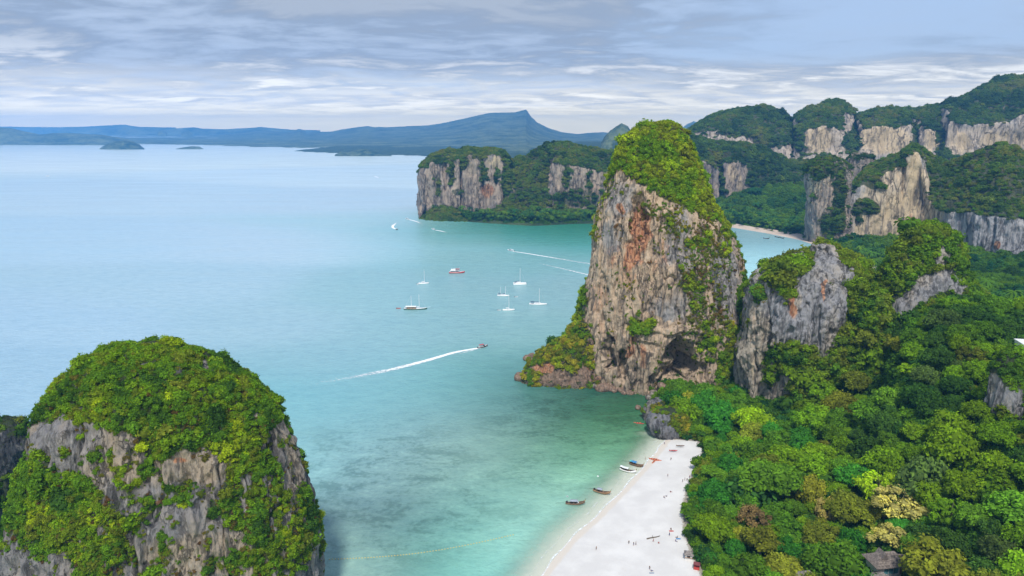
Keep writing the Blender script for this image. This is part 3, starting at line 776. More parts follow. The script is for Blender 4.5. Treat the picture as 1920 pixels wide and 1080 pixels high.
ms = t.add('ShaderNodeMixShader')
sh = t.attr('shal').outputs['Fac']
al = t.ramp(t.math('ADD', sh, t.math('MULTIPLY_ADD', r2, .25, -.12)), .02, .95)
t.link(al, ms.inputs[0]); t.link(trn.outputs[0], ms.inputs[1]); t.link(df.outputs[0], ms.inputs[2])
finish(t, ms.outputs[0])
so = link("sea", np_mesh("sea", WV, grid_faces(*XX.shape), m, True, {'body': wb, 'reef': reef, 'shal': np.clip(np.maximum(-sdW / 22, (segdist(XX, YY, NEAR_SHORE[:9]).ravel() - 14) / 10), 0, 1)})); prop(so, kind='structure')
# seabed under the shallow water
sbx = np.arange(-60, 130, 3.); sby = np.arange(100, 480, 3.)
SX, SY = np.meshgrid(sbx, sby); sdS = land_sd(SX, SY)
kq = grid_faces(*SX.shape); kk = (sdS < 4).ravel() & (sdS > -60).ravel(); kq = kq[kk[kq].all(1)]
prop(link("seabed", np_mesh("seabed", np.stack([SX, SY, np.minimum(sdS * .075, 0.0) - .1], -1).reshape(-1, 3), kq, M_SAND, True,
     {'wet': np.zeros(SX.size), 'litter': np.zeros(SX.size)})), kind='structure')

# ------------------------------------------------------------------ rocks
def veg_pillar(V, N, px, py, fr):
    nz = fbm(V / 7., 3, 31)
    cap = sstep(-12, 10, np.interp(px, [1120, 1140, 1165, 1200, 1230, 1260, 1300, 1330, 1360], [330, 332, 318, 345, 372, 378, 398, 408, 425]) - py)
    v = cap + ells(px, py, [(1322, 460, 30, 60, .42), (1308, 540, 28, 70, .42), (1345, 590, 16, 60, .4), (1325, 640, 20, 50, .65), (1138, 355, 8, 40, .6), (1360, 690, 22, 40, .95), (1205, 612, 30, 16, .85),
                            (1180, 560, 14, 20, .3), (1255, 450, 30, 40, .3), (1085, 560, 16, 70, 1), (1120, 410, 10, 60, .35), (1370, 640, 16, 60, .7), (1180, 520, 9, 24, .3), (1395, 560, 16, 60, .8), (1290, 500, 26, 60, .5), (1340, 540, 26, 60, .45), (1270, 420, 30, 26, .5), (1355, 460, 18, 40, .55), (1150, 350, 14, 22, .4)])
    v = v + .42 * nz + .30 * fbm(V / 2.6, 2, 32) - .06
    back = sstep(.25, .6, N[:, 2] + .4 * nz) + sstep(120, 140, V[:, 2])
    return np.where(fr > .25, v, back)
PILLAR = rock("limestone_pillar", M_ROCKT,
    [(230,1220,1250),(236,1203,1268),(246,1187,1278),(260,1172,1287),(284,1160,1298),(312,1152,1310),(342,1142,1321),(380,1130,1336),(410,1121,1353),(450,1116,1369),(480,1112,1382),(520,1107,1388),(560,1097,1393),(600,1090,1398),(640,1085,1400),(680,1085,1402),(735,1092,1404)],
    468, k=.80, Nt=620, Mz=460, amp=3.6, lump=24, flute=1.5, fl=4.6, fine=.7, seed=3, label="tall limestone sea stack with a green cap and a dark cave at its foot",
    dents=[(1196,415,17,44,8),(1190,470,14,26,4),(1276,688,30,46,34),(1250,706,16,28,22),(1226,720,10,22,5),(1140,668,11,32,12),(1166,690,9,32,9),(1190,650,8,22,4),(1104,650,10,26,4),(1215,652,40,6,1.8),(1255,618,60,7,-2.5),(1240,650,7,36,-2.),(1310,650,26,6,1.5),(1130,560,8,60,2),(1160,440,6,60,1.6),(1225,520,6,90,1.6),(1270,520,7,80,1.8),(1320,700,12,18,4)],
    stains=[(1200,430,22,50,1),(1186,480,20,30,.9),(1165,392,9,9,.8),(1150,480,22,26,.45),(1180,660,10,14,.8),(1190,640,14,16,.6),(1206,670,10,22,.7),(1122,560,26,40,.45),(1110,610,30,40,.35),(1240,480,18,60,.4),(1175,520,20,50,.45),(1140,640,20,40,.35),(1215,570,14,40,.35)],
    warms=[(1130,590,60,110,.6),(1200,655,130,60,1.),(1190,480,40,80,.5),(1290,690,90,50,.9),(1160,370,30,40,-.7),(1150,440,20,40,-.5),(1275,470,40,80,-.5),(1360,520,30,90,-.7),(1260,570,50,40,-.4)],
    pales=[(1170,600,26,80,.35),(1215,690,40,40,.35),(1330,690,40,40,.3)], vegf=veg_pillar)

def veg_dome(V, N, px, py, fr):
    nz = fbm(V / np.array([6., 6., 11.]), 3, 41); nf = fbm(V / np.array([2.2, 2.2, 5.]), 2, 42)
    lim = np.interp(px, [40, 75, 120, 160, 230, 260, 290, 330, 400, 440, 480, 520, 560, 600], [800, 785, 775, 792, 812, 832, 858, 848, 834, 812, 828, 800, 790, 860])
    v = sstep(-14, 12, lim - py) * .95
    v = v + ells(px, py, [(110, 960, 110, 80, 1.), (190, 1020, 60, 90, .7), (480, 930, 80, 100, .75), (520, 1020, 70, 80, .7), (330, 930, 40, 22, .75), (230, 900, 40, 30, .45), (320, 1010, 40, 40, .5), (310, 1060, 30, 40, .5), (30, 900, 40, 60, .8), (580, 980, 24, 60, .7), (455, 840, 40, 60, .7), (560, 860, 26, 40, .6), (380, 1050, 90, 50, .35), (420, 930, 30, 60, .3), (300, 880, 60, 26, .3), (250, 960, 60, 60, .4)])
    v = v - ells(px, py, [(385, 690, 16, 12, .9), (445, 765, 8, 22, .9), (100, 815, 50, 22, .6), (200, 830, 50, 22, .5), (350, 890, 70, 22, .5), (540, 880, 24, 50, .5), (530, 800, 10, 20, .8), (480, 790, 10, 16, .6)])
    v = v + .6 * nz + .75 * nf + .12 - .14 * sstep(840, 900, py)
    return np.where(fr > .2, v, sstep(.2, .5, N[:, 2] + .3 * nz))
DOME = rock("limestone_dome", M_ROCK,
    [(648,236,300),(656,208,335),(670,180,372),(690,154,408),(712,132,438),(738,116,464),(768,104,484),(808,98,506),(855,90,528),(905,80,546),(955,68,560),(1005,56,572),(1060,46,580),(1120,38,586),(1300,-20,610)],
    215, k=.72, n=2.2, Nt=680, Mz=420, amp=3.4, lump=20, flute=1.9, fl=5., fine=.8, seed=13, label="broad limestone dome covered in scrub rising from the bay",
    stains=[(340,868,14,7,.7),(60,1005,10,14,.9),(297,945,12,6,.6),(430,815,10,12,.6)], warms=[(340,880,90,40,.5),(420,1040,160,40,.5),(260,880,60,30,.4)], pales=[(55,1010,14,16,.6)], vegf=veg_dome)
def veg_left(V, N, px, py, fr): return .25 + .9 * fbm(V / 9., 3, 51) + .8 * sstep(.3, .7, N[:, 2]) * .6
LEFTROCK = rock("limestone_crag", M_DARKROCK, [(786,2,24),(800,-14,40),(830,-40,52),(870,-60,50),(900,-80,46),(960,-110,44),(1060,-130,40)], 268, k=.8, Nt=220, Mz=200, amp=3, lump=14, flute=1.6, fl=5, fine=.9, seed=23, vegf=veg_left, label="dark jagged limestone crag behind the scrubby dome")

def veg_second(V, N, px, py, fr):
    nz = fbm(V / 7., 3, 61)
    v = ells(px, py, [(1500, 494, 36, 18, 1.), (1458, 524, 32, 22, 1), (1424, 556, 12, 22, .7), (1478, 552, 12, 34, .8), (1592, 480, 20, 24, .6), (1615, 560, 20, 100, 1.1), (1650, 620, 26, 110, 1.2), (1488, 676, 46, 34, 1), (1452, 676, 12, 20, .6), (1540, 720, 60, 54, 1.1), (1590, 710, 44, 80, 1.1), (1600, 780, 70, 120, 1.2), (1540, 800, 50, 100, 1.2), (1440, 690, 14, 50, .6), (1510, 580, 10, 22, .7), (1600, 620, 30, 60, .9), (1560, 560, 10, 40, .35), (1450, 700, 16, 30, .4)])
    v = v - ells(px, py, [(1540, 500, 18, 36, 1.), (1500, 590, 60, 46, .5), (1560, 590, 34, 50, .5), (1420, 640, 20, 90, .4)])
    v = v + .42 * nz + .3 * fbm(V / 2.6, 2, 62) - .03
    return np.where(fr > .2, v, sstep(.15, .5, N[:, 2] + .4 * nz) + .3)
SECOND = rock("limestone_buttress", M_ROCK2,
    [(456,1538,1562),(466,1526,1576),(480,1498,1592),(492,1476,1604),(508,1446,1612),(524,1428,1622),(545,1412,1632),(580,1404,1640),(620,1400,1646),(660,1398,1652),(700,1396,1660),(740,1396,1668),(790,1402,1680)],
    412, k=.85, Nt=420, Mz=320, amp=5.0, lump=15, flute=2.4, fl=6, fine=.9, seed=33, vegf=veg_second, label="grey limestone buttress with fluted cliff above the jungle",
    dents=[(1440,640,8,60,2.5),(1462,760,18,14,6),(1425,745,10,26,3.5),(1600,640,18,120,3),(1520,480,10,30,1.5)], stains=[(1487,570,10,26,.75),(1420,620,14,50,.3),(1545,545,6,20,.8)],
    warms=[(1420,690,40,110,1),(1440,740,60,50,.9),(1490,560,14,30,.6)], pales=[(1425,690,20,60,.5)])
def veg_third(V, N, px, py, fr):
    nz = fbm(V / 7., 3, 71)
    v = 1.0 - 1.4 * ells(px, py, [(1768, 500, 16, 46, 1.2), (1740, 535, 28, 28, .95), (1715, 560, 34, 16, .9), (1690, 575, 26, 16, .7), (1790, 525, 16, 10, .6), (1700, 600, 10, 20, .4), (1800, 540, 20, 12, .6)])
    v = v + 1.2 * ells(px, py, [(1640, 640, 36, 70, 1)])
    return np.where(fr > .2, v + .35 * nz + .3 * fbm(V / 2.6, 2, 72), .8)
THIRD = rock("limestone_peak", M_ROCK2, [(424,1742,1760),(432,1722,1772),(446,1706,1782),(470,1692,1790),(500,1676,1800),(540,1654,1822),(580,1636,1858),(620,1622,1900),(680,1610,1950),(760,1600,2010)],
    425, k=.75, Nt=360, Mz=260, amp=3.5, lump=20, flute=1.6, fl=6, fine=.6, seed=43, vegf=veg_third, label="forested limestone peak above the jungle slope")
def veg_right(V, N, px, py, fr):
    nz = fbm(V / 6., 3, 81)
    return .9 + .6 * nz - ells(px, py, [(1868, 735, 18, 50, .75), (1900, 755, 26, 26, .75), (1915, 690, 14, 30, .2)]) + ells(px, py, [(1900, 680, 30, 24, .6)])
RIGHTROCK = rock("limestone_spur", M_ROCK2, [(655,1900,1930),(668,1888,1950),(690,1876,1980),(720,1864,2010),(760,1852,2030),(800,1842,2050),(860,1830,2080)], 275, k=.6, Nt=220, Mz=180, amp=2, lump=12, flute=1.2, fl=4.5, fine=.5, seed=53, vegf=veg_right, label="pale limestone spur breaking out of the jungle slope")
# low rocks at the beach end
def veg_low(V, N, px, py, fr): return .15 + .6 * fbm(V / 5., 3, 91) + ells(px, py, [(1290, 790, 30, 24, 1), (1250, 765, 30, 14, .8)])
LOWA = rock("beach_outcrop", M_ROCK, [(768,1240,1270),(778,1222,1285),(790,1214,1292),(806,1218,1296),(822,1236,1300)], 364, k=.8, Nt=220, Mz=90, amp=1.6, lump=7, flute=.8, fl=2.6, fine=.5, seed=63, vegf=veg_low, label="low grey limestone outcrop at the far end of the beach", zmin=-1)
LOWB = rock("beach_outcrop", M_ROCK, [(750,1224,1246),(760,1214,1252),(775,1208,1256),(800,1210,1258)], 384, k=.8, Nt=160, Mz=80, amp=1.4, lump=6, flute=.7, fl=2.4, fine=.5, seed=64, vegf=veg_low, label="small grey outcrop in the water beside the shrubs", zmin=-1)
# promontory left of the pillar
def veg_prom(V, N, px, py, fr): return sstep(.02, .4, N[:, 2]) * 1.0 + .4 * fbm(V / 5., 3, 95) - ells(px, py, [(1020, 690, 26, 12, .9), (1080, 706, 70, 16, .8), (990, 668, 14, 10, .8)]) + ells(px, py, [(1075, 690, 14, 14, .7), (1035, 665, 30, 20, .6), (1075, 610, 26, 40, .8)])
PROM = rock("rocky_point", M_SHORE, [(600,1082,1112),(622,1066,1128),(640,1040,1140),(655,1012,1150),(672,996,1158),(690,986,1170),(704,980,1180),(716,978,1186)], 455, k=.42, Nt=320, Mz=150, amp=2.4, lump=11, flute=1.0, fl=4, fine=.8, seed=73, vegf=veg_prom, label="low brown rocky point with shrubs running out from the stack", zmin=-2, yoff=-6,
    stains=[(1020,690,26,14,.7),(1110,690,14,10,.6)], warms=[(1080,700,90,20,.7)])

# ---- distant massifs
HEAD = ridge("limestone_headland", M_ROCKF,
    [(786,1262,410,408,404),(790,1262,408,380,370),(795,1262,400,330,318),(801,1260,396,312,302),(812,1258,392,302,292),(830,1256,385,306,285),(845,1256,390,294,280),(858,1255,392,298,283),(880,1254,398,288,277),(900,1253,400,302,282),(922,1250,395,286,278),(940,1248,385,292,283),(952,1246,372,320,296),(962,1245,380,340,300),(975,1243,385,345,292),(990,1242,388,360,288),(1005,1240,396,384,277),(1025,1240,400,392,269),(1045,1240,388,305,265),(1065,1243,392,308,267),(1085,1245,396,312,274),(1105,1248,392,315,273),(1120,1250,392,318,276),(1140,1250,394,320,281),(1180,1250,400,330,278),(1230,1250,400,340,282)],
    0, (70, 10, 95, 160), Ns=420, Mt=170, amp=9, lump=55, flute=5.5, fl=16, fine=2.4, seed=103, veg_hi=.46, label="limestone headland with tan cliffs across the bay", endround=.5,
    dents=[(864,340,4,50,14),(835,330,4,40,8),(905,340,4,40,8),(945,360,5,40,8),(1035,350,6,50,10)],
    stains=[(913,358,16,14,.7),(880,340,10,20,.3),(1115,355,12,16,.4)], warms=[(870,345,70,50,.5),(1090,340,50,40,.4)], pales=[(926,303,12,14,.9),(882,320,8,20,.5),(855,350,20,30,.3),(1110,340,16,20,.35),(830,395,30,14,.5)],
    vegadd=[(846,325,5,30,.8),(872,300,7,22,.9),(905,318,5,34,.7),(930,330,4,24,.6),(822,350,5,26,.6),(860,360,14,6,.5),(1062,330,6,26,.6),(1105,345,5,30,.6),(988,350,30,60,.9),(1016,330,14,80,.7),(1080,372,70,24,.5),(1130,330,8,60,.4),(830,298,18,14,.5),(818,330,8,20,.4),(880,282,60,8,.6),(950,330,10,60,.6)])
NEAR1 = ridge("limestone_cliff", M_ROCKF,
    [(1240,1420,396,340,280),(1270,1420,392,320,262),(1290,1420,386,300,252),(1310,1425,384,298,255),(1335,1430,384,310,262),(1350,1430,384,335,264),(1362,1430,380,306,265),(1385,1435,378,300,266),(1405,1440,376,316,268),(1422,1445,362,330,272),(1440,1450,352,300,278),(1452,1460,352,320,286),(1470,1480,345,335,296),(1500,1500,335,330,300),(1530,1500,335,330,305)],
    0, (60, 10, 90, 200), Ns=260, Mt=130, amp=9, lump=50, flute=4, fl=20, fine=1.6, seed=113, veg_hi=.52, label="shaded limestone cliffs behind the palm flat",
    stains=[(1300,345,20,20,.4)], pales=[(1372,325,14,20,.6),(1390,345,20,20,.5),(1310,330,8,26,.5)], dents=[(1352,345,5,40,12),(1335,350,4,30,8)], vegadd=[(1352,350,5,40,.9),(1300,272,60,20,.8),(1432,330,36,44,.9),(1490,320,50,30,.9),(1345,288,60,14,.7),(1270,340,30,60,.5)])
FARR = ridge("limestone_range", M_RANGE,
    [(1255,1800,268,266,262),(1280,1800,262,258,252),(1295,1800,258,250,243),(1310,1800,258,246,232),(1330,1800,257,244,220),(1345,1800,257,245,213),(1380,1800,256,244,205),(1400,1800,256,247,203),(1430,1790,262,260,197),(1455,1790,262,260,204),(1480,1780,262,260,217),(1492,1760,280,265,216),(1502,1740,284,252,208),(1520,1740,284,240,199),(1540,1740,285,236,192),(1568,1740,284,240,188),(1582,1740,268,240,192),(1596,1760,280,270,200),(1606,1780,280,276,212),(1616,1760,272,246,211),(1640,1740,280,236,203),(1680,1740,290,238,202),(1705,1740,286,233,203),(1718,1760,276,262,204),(1735,1740,280,240,200),(1752,1740,280,250,196),(1765,1750,275,265,194),(1780,1730,290,226,190),(1810,1730,286,234,178),(1850,1730,290,236,154),(1872,1730,290,232,145),(1890,1730,290,229,141),(1920,1730,284,214,142),(1980,1730,286,216,150),(2060,1730,290,230,170),(2150,1730,290,240,200)],
    0, (90, 8, 160, 400), Ns=460, Mt=150, amp=17, lump=60, flute=4.5, fl=24, fine=1.8, seed=123, veg_hi=.62, label="long forested limestone range with pale cliff bands at the skyline",
    pales=[(1535,262,34,30,.8),(1660,262,60,34,.8),(1620,258,20,20,.7),(1745,262,20,26,.7),(1700,270,24,20,.6),(1800,268,30,30,.6),(1880,265,60,26,.6)], warms=[(1660,262,300,30,.4)], dents=[(1716,260,6,40,25),(1760,260,8,40,30),(1604,250,6,50,30),(1486,250,8,40,20)], vegadd=[(1400,250,70,10,.6),(1445,256,40,20,.9),(1596,268,18,24,.8),(1500,262,14,30,.7),(1716,262,6,30,.9),(1764,262,10,34,.9)])
MID = ridge("limestone_wall", M_CREAM,
    [(1586,1010,462,450,440),(1592,1008,462,420,400),(1600,1005,465,362,348),(1615,1003,465,345,328),(1630,1002,465,335,311),(1645,1002,465,330,303),(1660,1002,465,322,297),(1680,1002,465,312,291),(1697,1002,465,298,284),(1705,1002,465,284,276),(1716,1002,465,282,271),(1728,1002,465,300,277),(1742,985,468,370,288),(1760,965,474,388,297),(1780,945,480,396,304),(1800,930,486,398,297),(1830,905,494,402,284),(1856,890,500,404,274),(1872,880,504,405,267),(1890,872,508,408,270),(1920,862,512,410,286),(1960,852,516,412,296),(2040,845,520,420,310),(2120,845,520,430,330)],
    0, (16, 9, 92, 130), Ns=420, Mt=170, amp=6, lump=45, flute=3.6, fl=12, fine=1.8, seed=133, veg_hi=.42, label="cream and grey limestone wall rising behind the jungle",
    pales=[(1718,340,16,70,1.1),(1700,400,60,50,.7),(1650,420,30,40,.6),(1612,430,14,30,.9),(1690,440,60,20,.8),(1740,420,10,40,.5)], stains=[(1710,415,14,20,.45),(1868,458,8,10,.9),(1720,370,8,40,.3)], warms=[(1690,380,70,80,.8),(1850,450,110,60,-.9)],
    dents=[(1694,330,5,40,7),(1678,412,8,6,4),(1744,440,4,40,3)], vegadd=[(1625,390,26,18,.9),(1636,345,20,14,.7),(1608,400,8,20,.9),(1775,360,30,40,.4)])
def veg_tower(V, N, px, py, fr): return sstep(.25, .55, N[:, 2] + .3 * fbm(V / 10., 3, 151)) + ells(px, py, [(1545, 318, 40, 20, .9), (1575, 370, 14, 70, .7), (1560, 420, 30, 30, .6)])
TOWER = rock("limestone_tower", M_ROCKF, [(294,1538,1560),(300,1526,1574),(312,1519,1584),(340,1517,1588),(380,1517,1590),(420,1516,1590),(458,1516,1590)], 1030, k=.8, Nt=240, Mz=160, amp=5, lump=30, flute=2.5, fl=11, fine=1.2, seed=143, vegf=veg_tower, zmin=-3, label="square limestone tower standing at the end of the far beach",
    pales=[(1530,350,14,30,.7),(1550,345,12,16,.5),(1540,380,10,26,.4)], warms=[(1540,360,30,60,.5)])
BACKT = rock("limestone_tower", M_ROCKF, [(286,1602,1630),(296,1590,1640),(320,1584,1646),(360,1582,1650),(400,1580,1650)], 1160, k=.8, Nt=140, Mz=100, amp=7, lump=36, flute=2.5, fl=14, fine=1.2, seed=153, zmin=0, label="dark forested limestone tower between the square tower and the cream wall")

def far_hill(name, cols, runs, seed, label, amp=25, lump=500., mat=None):
    cols = [(c[0], c[1], None, None, c[2]) for c in cols]
    out = []
    for px, Yf, _, _, tp in cols:
        foot = 540 - F * ((Yf * sp + (-H) * cp) / (Yf * cp + H * sp))
        out.append((px, Yf, foot + (tp - foot) * .28, foot + (tp - foot) * .68, tp))
    return ridge(name, mat or M_FARHILL, out, 0, runs, Ns=460, Mt=80, zmin1=5., zfoot=-2., amp=amp, lump=lump, flute=amp * .25, fl=lump * .3, fine=amp * .06, seed=seed, label=label)
far_hill("mountain", [(215,6300,271),(240,6250,266),(270,6200,262),(330,6000,258),(400,5700,254),(440,5500,250),(480,5300,246),(500,5250,244.5),(540,5100,248),(562,5000,241.5),(575,4950,248),(620,4750,247),(640,4650,243),(690,4450,236),(700,4400,238),(740,4300,238),(800,4150,235),(830,4150,231),(870,4150,222),(900,4150,215),(920,4150,211),(950,4150,210.5),(965,4150,210),(978,4150,207),(986,4150,205),(993,4150,217),(1005,4150,229),(1030,4150,241),(1050,4150,247),(1080,4150,252),(1100,4150,250),(1130,4150,248),(1150,4150,250),(1200,4150,255),(1280,4150,262)],
    (2200, 2400, 2600, 1500), 203, "long blue mountain ridge with a sharp notch on the skyline", amp=20, lump=520.)
far_hill("hill", [(-420,6500,250),(-260,6450,240),(-150,6420,236),(-60,6400,236),(0,6400,239),(20,6400,240),(50,6380,247),(75,6380,252),(100,6360,249.5),(150,6350,250),(190,6340,252),(215,6340,257),(240,6330,262),(262,6330,270)], (250, 250, 300, 700), 213, "dark low forested coast across the water", amp=14, lump=260.)
far_hill("island", [(187,5200,279),(194,5200,274),(203,5200,269),(215,5200,265),(232,5200,263),(250,5200,266),(262,5200,272),(271,5200,279)], (50, 50, 90, 200), 223, "round dark islet off the far coast", amp=5, lump=120.)
far_hill("island", [(331,5250,279),(345,5250,276),(360,5250,274),(374,5250,275),(381,5250,279)], (40, 40, 60, 120), 224, "small flat islet beside the round one", amp=3, lump=100.)
far_hill("island", [(628,4050,290),(640,4050,284.5),(652,4050,286),(662,4050,283),(672,4050,280),(686,4050,279),(698,4050,282),(708,4050,286),(720,4050,288),(734,4050,291)], (40, 40, 70, 140), 225, "long low islet in front of the blue mountain", amp=4, lump=90.)
far_hill("island", [(108,12500,248),(116,12500,242),(126,12500,238),(140,12500,237.5),(160,12500,239),(185,12500,240),(200,12500,243),(208,12500,247.5)], (100, 100, 200, 300), 226, "pale blue island on the horizon", amp=15, lump=400.)
far_hill("island", [(170,13200,244),(185,13200,240),(200,13200,236),(240,13200,238),(260,13200,241),(300,13200,243),(330,13200,241),(365,13200,238),(380,13200,241),(420,13200,242),(460,13200,240),(490,13200,238),(520,13200,241),(545,13200,243),(600,13200,244)], (100,100,200,300), 227, "chain of faint blue islands along the horizon", amp=22, lump=500.)
far_hill("island", [(296,11500,249),(300,11500,246.5),(306,11500,245),(312,11500,248.5)], (60, 60, 100, 200), 228, "tiny cone islet on the horizon", amp=5, lump=200.)
far_hill("island", [(340,11500,249),(346,11500,247),(354,11500,246),(360,11500,248.5)], (60, 60, 100, 200), 229, "tiny double islet on the horizon", amp=5, lump=200.)
far_hill("island", [(-200,14000,238),(-50,14000,236),(20,14000,237),(60,14000,238),(110,14000,239),(160,14000,237),(215,14000,234),(235,14000,234),(260,14000,238),(330,14000,239.5)], (100,100,200,300), 230, "faintest hills beyond the strait", amp=25, lump=700.)
far_hill("peak", [(1128,3600,268),(1134,3600,256),(1142,3600,246),(1155,3600,238),(1165,3600,231),(1176,3600,236),(1186,3600,250),(1196,3600,262)], (80, 60, 160, 300), 231, "small pointed peak left of the stack's green cap", amp=9, lump=120.)
far_hill("peak", [(1232,9000,258),(1245,9000,243),(1257,9000,230),(1266,9000,229),(1280,9000,239),(1290,9000,232),(1301,9000,227),(1312,9000,231),(1330,9000,245),(1370,9000,258)], (300, 300, 500, 900), 232, "twin blue peaks behind the stack", amp=20, lump=300.)

# ------------------------------------------------------------------ haze over the whole place
hb = bmesh.new(); bmesh.ops.create_cube(hb, size=1)
for v in hb.verts: v.co = Vector((v.co.x * 90000, 7300 + v.co.y * 16000, -9 + (v.co.z + .5) * 389))
me = bpy.data.meshes.new("haze"); hb.to_mesh(me); hb.free()
m, t = mat_new("haze_air")
pv = t.add('ShaderNodeVolumePrincipled'); pv.inputs['Color'].default_value = rgb(.15, .46, 1.0)
pv.inputs['Density'].default_value = 8.5e-5; pv.inputs['Anisotropy'].default_value = .15
o_ = t.add('ShaderNodeOutputMaterial'); t.link(pv.outputs[0], o_.inputs['Volume'])
me.materials.append(m); prop(link("haze", me), kind='stuff')
# ------------------------------------------------------------------ scrub on the rocks
def cut(v, a=.38, b=.62): return sstep(a, b, v)
GREENS = [DEEP, MIDG, MIDG, FRESH, FRESH, LIME]
DRY2 = [DEEP, DEEP, MIDG, MIDG, FRESH, OLIVE, FRESH, LIME]
DRY = [DEEP, MIDG, OLIVE, FRESH, OLIVE, LIME, GOLD]
scrub_on("dome_scrub", DOME, cut(DOME['veg']), 1.0, 1.12, DRY2, 301, "dense green and yellow scrub clinging to the limestone dome", tscale=9,
         boost=[(170, 1000, 90, 90, .22), (250, 690, 150, 40, -.12), (330, 770, 130, 50, -.18), (160, 770, 70, 30, .1), (300, 735, 60, 20, .2), (545, 1000, 20, 20, .3), (490, 960, 60, 100, .03), (250, 925, 40, 20, .3)], sizevar=.4)
scrub_on("dome_tufts", DOME, cut(DOME['veg'], .05, .4) * .8, 1.5, .7, [OLIVE, MIDG, OLIVE, BROWN * .7, FRESH], 302, "dry brown and olive tufts in the cracks of the limestone dome", cat='tufts', tscale=6)
scrub_on("crag_scrub", LEFTROCK, cut(LEFTROCK['veg']), 2.2, 1.6, [DEEP, DEEP * .8, MIDG, OLIVE], 303, "dark scrub on the jagged crag behind the dome")
scrub_on("stack_scrub", PILLAR, cut(PILLAR['veg'], .45, .7), 1.6, 1.75, [MIDG, FRESH, FRESH, LIME, OLIVE, LIME], 304, "bright green scrub capping the tall sea stack", tscale=11, sizevar=.4,
         boost=[(1330, 480, 40, 120, .12), (1340, 400, 30, 30, .3), (1240, 250, 60, 40, .0), (1090, 560, 16, 70, -.1), (1395, 560, 26, 100, -.5), (1390, 680, 20, 40, -.2)])
scrub_on("stack_tufts", PILLAR, cut(PILLAR['veg'], .10, .42) * .6, 1.6, .8, [OLIVE, GOLD, OLIVE, FRESH, BROWN], 305, "yellow-brown tufts on the face of the tall sea stack", cat='tufts')
scrub_on("stack_trailing_scrub", PILLAR, np.clip(ells(PILLAR['px'], PILLAR['py'], [(1324, 450, 30, 60, .9), (1308, 530, 30, 80, .85), (1300, 600, 20, 50, .5), (1345, 600, 18, 60, .7), (1262, 430, 34, 24, .6), (1230, 395, 40, 18, .6), (1360, 480, 12, 50, .5)]) + .9 * fbm(PILLAR['V'] / np.array([3., 3., 7.]), 3, 66) - .12, 0, 1), 1.35, .95, [OLIVE, BROWN, OLIVE, OLIVE, MIDG, FRESH], 313, "olive and brown scrub trailing down the sunny flank of the tall sea stack", tscale=7)
scrub_on("buttress_scrub", SECOND, cut(SECOND['veg'], .42, .66), 2.0, 2.4, [DEEP, MIDG, OLIVE, FRESH, OLIVE, FRESH], 306, "green scrub on top of the grey buttress and down its flank", tscale=10, sizevar=.45,
         boost=[(1480, 520, 60, 40, .25), (1620, 700, 30, 160, -.3)])
scrub_on("buttress_tufts", SECOND, cut(SECOND['veg'], .12, .45) * .5, 1.9, .8, [OLIVE, FRESH, OLIVE, BROWN], 307, "small dry tufts in the flutes of the grey buttress", cat='tufts')
scrub_on("peak_scrub", THIRD, cut(THIRD['veg'], .4, .65), 2.1, 2.6, [DEEP, MIDG, FRESH, OLIVE, MIDG], 308, "green scrub covering the forested limestone peak", tscale=12, sizevar=.45)
scrub_on("spur_scrub", RIGHTROCK, cut(RIGHTROCK['veg'], .4, .65), 1.6, 1.5, [DEEP, MIDG, FRESH, OLIVE], 309, "scrub growing over the pale limestone spur")
scrub_on("outcrop_scrub", LOWA, cut(LOWA['veg'], .35, .6), 1.3, 1.1, [MIDG, FRESH, OLIVE, GOLD], 310, "shrubs on top of the low outcrop by the beach")
scrub_on("outcrop_scrub", LOWB, cut(LOWB['veg'], .3, .55), 1.3, 1.1, [MIDG, FRESH, OLIVE, GOLD], 311, "shrubs on the small outcrop in the water")
scrub_on("point_scrub", PROM, cut(PROM['veg'], .45, .7), 1.4, 1.45, [MIDG, FRESH, OLIVE, GOLD, LIME], 312, "green and golden shrubs on the brown rocky point", tscale=6, boost=[(1070, 692, 16, 14, .5), (1040, 670, 30, 20, .25)])

# ------------------------------------------------------------------ forests on the distant massifs
FARG = [np.array([.020, .050, .016]), np.array([.042, .095, .020]), np.array([.068, .135, .018]), np.array([.115, .145, .028])]
scrub_on("headland_forest", HEAD, cut(HEAD['veg'], .35, .6), 4.8, 4.2, FARG + [FRESH * .7], 321, "forest over the top and foot of the headland across the bay", 'forest', tscale=35, up=.8, kinds=(5, 9), boost=[(950, 395, 170, 26, .25)])
scrub_on("cliff_forest", NEAR1, cut(NEAR1['veg'], .35, .6), 5.2, 4.8, FARG, 322, "dark forest over the shaded cliffs behind the palm flat", 'forest', tscale=40, up=.8, kinds=(5, 9))
scrub_on("range_forest", FARR, cut(FARR['veg'], .35, .6), 6.2, 5.6, FARG, 323, "dark forest covering the limestone range on the skyline", 'forest', tscale=60, up=.8, kinds=(5, 9), boost=[(1540, 330, 120, 60, .15)])
scrub_on("wall_forest", MID, cut(MID['veg'], .35, .6), 5.2, 4.0, FARG + [MIDG], 324, "forest on the ledges and top of the cream limestone wall", 'forest', tscale=30, up=.8, kinds=(5, 9))
scrub_on("tower_forest", TOWER, cut(TOWER['veg'], .35, .6), 4.6, 3.4, FARG, 325, "forest on top of the square limestone tower", 'forest', up=.8, kinds=(5, 9))
scrub_on("tower_forest", BACKT, cut(BACKT['veg'] + .2, .35, .6), 5.2, 3.8, FARG[:2], 326, "dark forest on the tower behind the square one", 'forest', up=.8, kinds=(5, 9))
